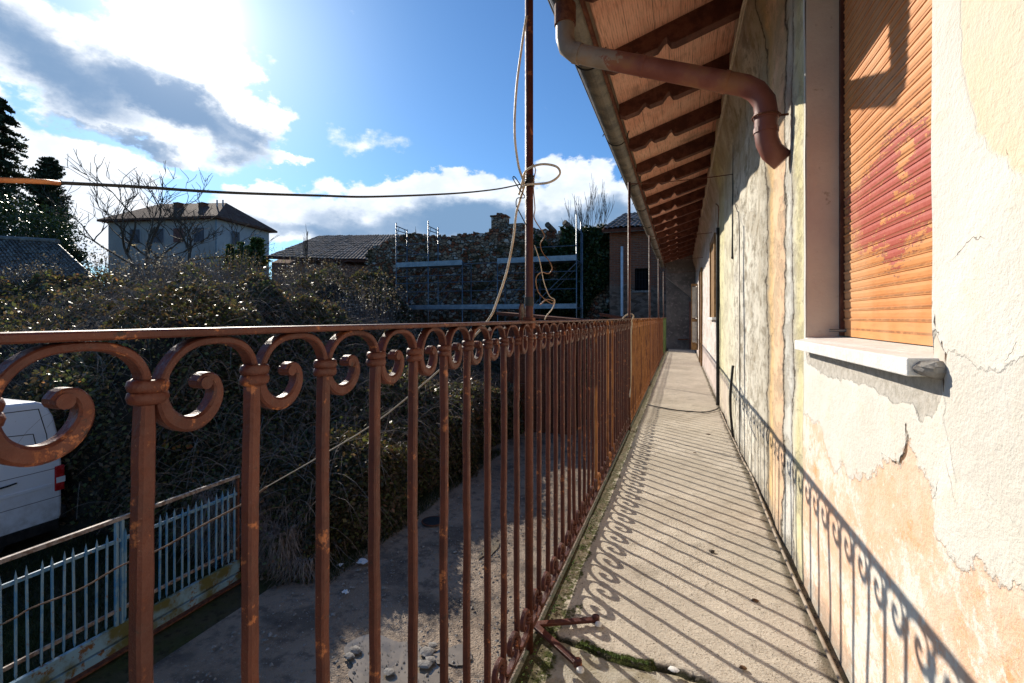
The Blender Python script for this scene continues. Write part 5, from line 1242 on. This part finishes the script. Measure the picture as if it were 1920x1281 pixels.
R1 = W(424, 381, 46); R2 = W(300, 385, 46.5); R1.z = R2.z = ZE + 2.2
rb = MB(); low = Vector((0, 0, -.18))
rb.add([A, B, C_, D, R1, R2, A + low, B + low, C_ + low, D + low], [(0, 1, 5, 4), (1, 2, 5), (2, 3, 4, 5), (3, 0, 4), (0, 6, 7, 1), (1, 7, 8, 2), (2, 8, 9, 3), (3, 9, 6, 0), (6, 9, 8, 7)])
rf = rb.build('roof', 'tiles_house', hs)
for x, y in ((335, 386), (381, 384)):
    q = W(x, y, 45); MB().box((q.x - .28, q.y - .28, ZE + .3), (q.x + .28, q.y + .28, ZE + 1.85)).box((q.x - .34, q.y - .34, ZE + 1.85), (q.x + .34, q.y + .34, ZE + 1.93)).build('chimney', 'brick', rf)
for x in (407, 418): q = W(x, 384, 44.5); MB().tube([(q.x, q.y, ZE + .5), (q.x, q.y, ZE + 2.1)], .07, 6).build('vent_pipe', 'steel', rf)
def face_window(base, u, t, w, z0, z1, outv, m='shutter_grey', parent=hs):
    c = base + u.normalized() * t; n = outv.normalized() * -1
    a = c - u.normalized() * w / 2; b = c + u.normalized() * w / 2
    f = MB().add([Vector((*(p + n * k).xy, z)) for k in (0.0, .06) for p, z in ((a, z0), (b, z0), (b, z1), (a, z1))], [(0, 1, 2, 3), (7, 6, 5, 4), (0, 4, 5, 1), (1, 5, 6, 2), (2, 6, 7, 3), (3, 7, 4, 0)]).build('window', 'stucco_house_pale', parent)
    a2 = a + u.normalized() * .08; b2 = b - u.normalized() * .08; mid = (a2 + b2) / 2
    for (p_, q_) in ((a2, mid - u.normalized() * .02), (mid + u.normalized() * .02, b2)):
        MB().add([Vector((*(p + n * k).xy, z)) for k in (.062, .10) for p, z in ((p_, z0 + .06), (q_, z0 + .06), (q_, z1 - .06), (p_, z1 - .06))], [(0, 1, 2, 3), (7, 6, 5, 4), (0, 4, 5, 1), (1, 5, 6, 2), (2, 6, 7, 3), (3, 7, 4, 0)]).build('shutter', m, f)
for fl_ in range(3):
    zt = ZE - .85 - fl_ * 3.1
    for t in (1.6, 3.6, 5.6, 8.0): face_window(c0, ul, t, 1.15, zt - 1.35, zt, nr, 'shutter_red' if t in (3.6,) else 'shutter_grey')
    for t in (2.1, 5.3): face_window(c0 + out_r * 2, ur, t, 1.1, zt - 1.35, zt, nl)
MB().tube([(c0.x, c0.y, GZ), (c0.x, c0.y, ZE)], .06, 6).build('downpipe', 'steel', hs)

# ------------------------------------------------------------------ near tiled roof (shed) on the left
A, B, C_, D = W(-420, 425, 24), W(108, 456, 21), W(222, 560, 17.5), W(-420, 760, 15)
sd = empty('outbuilding', (A.x, A.y, GZ), 'low outbuilding with dark pantile roof at the left edge', 'building')
tiled_roof('roof', A, B, C_, D, 'tiles_dark', sd, .24, .38, .07)
bk = Vector((-3.5, 5, 0))
MB().add([A + Vector((0, 0, -.13)), B + Vector((0, 0, -.13)), C_ + Vector((0, 0, -.13)), D + Vector((0, 0, -.13))] + [Vector((p.x, p.y, GZ)) for p in (A, B, C_, D)], [(0, 3, 2, 1), (0, 4, 7, 3), (3, 7, 6, 2), (2, 6, 5, 1), (1, 5, 4, 0)]).build('wall', 'rubble', sd)
MB().tube([A + Vector((0, 0, .08)), B + Vector((0, 0, .08))], .11, 8).build('ridge', 'tiles_dark', sd)

# ------------------------------------------------------------------ barn
A, B, C_, D = W(598, 443, 32), W(800, 440, 29), W(800, 492, 24.5), W(498, 482, 28)
bn = empty('barn', (B.x, B.y, GZ), 'long low barn with grey tiled roof left of the ruined wall', 'barn')
tiled_roof('roof', A, B, C_, D, 'tiles_grey', bn, .24, .4, .06)
q0 = Vector((0, 0, -.14)); iw = (A - D) * .1; iw.z = 0
D2, C2 = D + iw + q0, C_ + iw + q0
MB().add([A + q0 * 2, B + q0 * 2, C2 + q0, D2 + q0] + [Vector((p.x, p.y, GZ)) for p in (A, B, C2, D2)], [(0, 3, 2, 1), (0, 4, 7, 3), (3, 7, 6, 2), (2, 6, 5, 1), (1, 5, 4, 0)]).build('wall', 'brick', bn)

# ------------------------------------------------------------------ ruined wall
WY = 21.0
prof_px = [(690, 470), (742, 447), (752, 443), (775, 441), (800, 444), (820, 442), (842, 447), (846, 456), (851, 446), (870, 440), (900, 439), (915, 436), (921, 430), (935, 426), (960, 424), (978, 430), (990, 426), (1005, 433), (1025, 431), (1045, 437), (1062, 430), (1080, 437), (1110, 434), (1140, 431), (1152, 429)]
tp_ = [onY(x, y, WY) for x, y in prof_px]
xs = np.linspace(tp_[0].x, tp_[-1].x, 260); zt = np.interp(xs, [p.x for p in tp_], [p.z for p in tp_]) + r.normal(0, .05, 260)
nz = 60; V = []
for x, t in zip(xs, zt):
    for j in range(nz):
        z = GZ + (t - GZ) * j / (nz - 1); V.append((x, 0, z))
V = np.array(V); pp = V[:, [0, 2]]; dy = .05 * vnoise(pp, 2.2, 41) + .035 * vnoise(pp, 8, 42) + .02 * r.normal(size=len(V))
Vf = V.copy(); Vf[:, 1] = WY + dy; Vb = V.copy(); Vb[:, 1] = WY + .55; n_ = len(xs); I = np.arange(len(V)).reshape(n_, nz)
Ff = np.stack([I[:-1, :-1], I[1:, :-1], I[1:, 1:], I[:-1, 1:]], -1).reshape(-1, 4); Fb = Ff[:, ::-1] + len(V)
Ft = np.stack([I[:-1, -1], I[1:, -1], I[1:, -1] + len(V), I[:-1, -1] + len(V)], -1); Fs = []
for c in (0, n_ - 1): Fs.append(np.stack([I[c, :-1], I[c, 1:], I[c, 1:] + len(V), I[c, :-1] + len(V)], -1))
ruin = empty('ruined_wall', (-8, WY, GZ), 'ruined rubble stone wall with broken top behind the scaffolding', 'wall')
np_mesh('masonry', np.r_[Vf, Vb], np.concatenate([Ff, Fb, Ft] + Fs), 'rubble', ruin)
lo_ = MB()
for i in range(420):                       # loose stones on the broken crest and face
    k = r.integers(0, n_); s_ = r.uniform(.06, .17); zz_ = zt[k] - (0 if r.random() < .45 else r.uniform(.2, 2.6)); yy_ = WY + (r.uniform(.05, .5) if zz_ >= zt[k] else -.02)
    lo_.box((xs[k] - s_, yy_ - s_ * .6, zz_ - s_ * .5), (xs[k] + s_, yy_ + s_ * .6, zz_ + s_ * .5), Matrix.Rotation(r.uniform(0, 3), 3, 'Z') @ Matrix.Rotation(r.normal(0, .25), 3, 'X'))
lo_.build('loose_stones', 'rubble', ruin, bevel=.03)
c = onY(939, 425, WY + .3)
ch = empty('chimney_stump', (c.x, c.y, c.z), 'square broken chimney stack standing on the ruined wall', 'chimney')
MB().box((c.x - .38, c.y - .3, c.z - .3), (c.x + .33, c.y + .3, c.z + .42)).build('stack', 'rubble', ch, bevel=.03)
MB().box((c.x - .43, c.y - .34, c.z + .42), (c.x + .38, c.y + .34, c.z + .50)).box((c.x - .15, c.y - .2, c.z + .50), (c.x + .12, c.y + .2, c.z + .62), Matrix.Rotation(.1, 3, 'Y')).build('cap', 'rubble', ch, bevel=.02)
MB().box((c.x + .45, c.y - .3, c.z - .35), (c.x + 1.25, c.y + .3, c.z + .06)).build('side_block', 'rubble', ch, bevel=.08)
for (x0, y0, x1, y1, lab) in ((1026, 421, 1040, 433, 'broken roof beam stub poking out above the ivy, left'), (1058, 417, 1083, 437, 'longer broken roof beam poking out above the ivy, right')):
    a, b = onY(x0, y0, WY - .3), onY(x1, y1 + 2, WY + .4)
    tag(MB().tube([a, b], .13, 7).build('broken_beam', 'timber', origin=tuple(b)), lab, 'beam')
# ivy on the right part
n = 26000; ix = r.uniform(onY(1000, 500, WY).x, onY(1172, 500, WY).x, n); ztp = np.interp(ix, xs, zt); iz = GZ + r.uniform(0.03, 1.02, n) * (ztp - GZ)
e_l = (ix - onY(1000, 500, WY).x); keep = (r.uniform(0, 1, n) < np.clip(e_l * 1.5, .1, 1)) & ((vnoise(np.c_[ix, iz], 1.6, 77) > -.75 + 1.0 * sstep(ix, -3.3, -2.3) * (1.3 - .3 * iz)))
C = np.c_[ix, WY - .12 - np.abs(r.normal(0, .10, n)), iz][keep]; V, F = leaf_quads(C, np.full(len(C), .13), r, .1, .9)
ivy = tag(np_mesh('ivy_plant', V, F, 'ivy_leaf', origin=(-3.5, WY, GZ)), 'dark green ivy covering the right part of the ruined wall', 'ivy')
C = np.c_[r.uniform(xs[0], onY(1000, 500, WY).x, 3000), np.zeros(3000), np.zeros(3000)]; C[:, 1] = WY - .1 - np.abs(r.normal(0, .1, 3000)); C[:, 2] = GZ + r.uniform(0, 5.4, 3000)
kp = vnoise(C[:, [0, 2]], 1.9, 5) > .45; V, F = leaf_quads(C[kp], np.full(kp.sum(), .14), r, .1, .9)
tag(np_mesh('creeper_plant', V, F, 'bramble_leaf', origin=(-8, WY, GZ)), 'thin patches of creeper on the left part of the ruined wall', 'creeper', kind='stuff')

# ------------------------------------------------------------------ brick building at the right
bx0 = onY(1143, 500, 20.2).x
bb = empty('brick_building', (bx0, 20.2, GZ), 'old brick and stone building with small dark window beyond the balcony end', 'building')
zE = EYE + (595 - 432) / FPX * 19.9
wl, wr_ = onY(1190, 520, 20.2).x, onY(1217, 520, 20.2).x; wz0, wz1 = onY(1203, 545, 20.2).z, onY(1203, 503, 20.2).z
mbx = MB()
for (x0, x1, z0, z1) in ((bx0, wl, GZ, zE), (wr_, 3.5, GZ, zE), (wl, wr_, GZ, wz0), (wl, wr_, wz1, zE)): mbx.box((x0, 20.2, z0), (x1, 20.6, z1))
mbx.box((bx0, 20.6, GZ), (bx0 + .4, 25, zE)).box((bx0 + .4, 24.6, GZ), (3.5, 25, zE)); mbx.build('wall', 'brick', bb)
wn = MB().box((wl, 20.42, wz0), (wr_, 20.45, wz1)).build('window', 'dark_hole', bb)
gr = MB()
for i in range(5): x = wl + (wr_ - wl) * (i + .5) / 5; gr.tube([(x, 20.36, wz0), (x, 20.36, wz1)], .01, 5)
for i in range(3): z = wz0 + (wz1 - wz0) * (i + .5) / 3; gr.tube([(wl, 20.345, z), (wr_, 20.345, z)], .01, 5)
gr.build('grille', 'black_rubber', wn)
MB().box((wl - .08, 20.12, wz0 - .08), (wr_ + .08, 20.35, wz0)).build('sill', 'rubble_stone', wn)
tiled_roof('roof', (bx0 + .3, 22.6, zE + 1.15), (4, 22.6, zE + 1.15), (4, 19.7, zE - .02), (bx0 - .25, 19.7, zE - .02), 'tiles_dark', bb, .22, .36, .07)
MB().box((bx0 - .2, 19.75, zE - .16), (4, 19.85, zE - .06)).build('eave_board', 'timber', bb)
px_ = onY(1166, 500, 20.0)
wp = MB().tube([(px_.x, 20.02, EYE + (595 - 462) / FPX * 19.6), (px_.x, 20.02, GZ)], .055, 10).build('downpipe', 'white_pipe', bb, smooth=True)

# ------------------------------------------------------------------ scaffolding
SY = 19.5; scf = empty('scaffolding', (-8, SY, GZ), 'grey steel scaffolding with metal decks in front of the ruined wall', 'scaffold')
bayx = [743, 803, 867, 933, 1001, 1081]
tops = [418, 414, 490, 488, 488, 402]
def std(x, top, Y, m='steel'):
    MB().tube([(x, Y, GZ), (x, Y, top)], .026, 8).build('standard', m, scf, smooth=True)
fx = [onY(x, 500, SY).x for x in bayx]
for x, xpx, t in zip(fx, bayx, tops):
    std(x, onY(xpx, t, SY).z, SY); std(x, onY(xpx, t + 6, SY).z if t < 450 else onY(xpx, t, SY).z - .0, SY + .95)
    for zz_ in ((onY(xpx, 432, SY).z,) if t < 420 else ()) + (onY(xpx, 492, SY).z, onY(xpx, 580, SY).z):
        MB().tube([(x, SY, zz_), (x, SY + .95, zz_)], .02, 6).build('transom', 'steel', scf)
zU = onY(900, 493, SY).z; zL = onY(900, 577, SY).z
for i in range(5):
    a, b = fx[i], fx[i + 1]
    if i != 2:
        dk = MB().box((a + .03, SY + .03, zU - .05), (b - .03, SY + .92, zU))
        dk.build('deck', 'deck_steel', scf); MB().box((a + .0, SY - .045, zU - .06), (b, SY - .03, zU + .16)).box((a, SY - .052, zU + .03), (b, SY - .045, zU + .05)).build('toe_board', 'deck_steel', scf)
    MB().box((a + .03, SY + .03, zL - .05), (b - .03, SY + .92, zL)).build('deck', 'deck_steel', scf)
    MB().box((a, SY - .045, zL - .06), (b, SY - .03, zL + .14)).box((a, SY - .052, zL + .03), (b, SY - .045, zL + .05)).build('toe_board', 'deck_steel', scf)
    for z in (zU - .5, zL + .75, zL + 1.15, zU - .02) if i != 2 else (zL + .75, zL + 1.15, zU - .02): MB().tube([(a, SY, z), (b, SY, z)], .019, 6).build('ledger', 'steel', scf)
    if i in (1, 4, 0): MB().tube([(a, SY + .01, zL + .1), (b, SY + .01, zU - .15)], .017, 6).build('brace', 'steel', scf)
    MB().tube([(a, SY + .93, zL + .15), (b, SY + .93, zU - .1)], .017, 6).build('brace', 'steel', scf)
for z in (zU + 1.0, zU + .5): MB().tube([(fx[0], SY, z), (fx[1], SY, z)], .019, 6).build('guard_rail', 'steel', scf)
MB().tube([(fx[0], SY, zU + 1.1), (fx[1], SY, zU + .3)], .017, 6).build('brace', 'steel', scf)
for z in (zU + .55,): MB().tube([(fx[4], SY, z), (fx[5], SY, z)], .019, 6).build('guard_rail', 'steel', scf)
for x, xp in ((fx[0], 743), (fx[1], 803)):
    zt1 = onY(xp, 424, SY).z
    MB().tube([(x, SY, zt1), (x, SY + .95, zt1 - .05)], .022, 6).tube([(x, SY + .25, zt1 - .02), (x, SY, zt1 - .55)], .015, 5).tube([(x, SY + .7, zt1 - .03), (x, SY + .95, zt1 - .55)], .015, 5).build('head_frame', 'steel', scf)
x6 = onY(1092, 500, SY + .6).x; std(x6, onY(1092, 436, SY + .6).z, SY + .6)
tag(MB().box((-3.8, 18.2, GZ), (-1.5, 18.3, GZ + 1.2)).build('site_fence', 'rust', origin=(-3, 18.2, GZ)), 'dull red board leaning below the scaffolding', 'board')
for o in scene.objects:
    if o.type == 'EMPTY' and o.parent is not None: pass
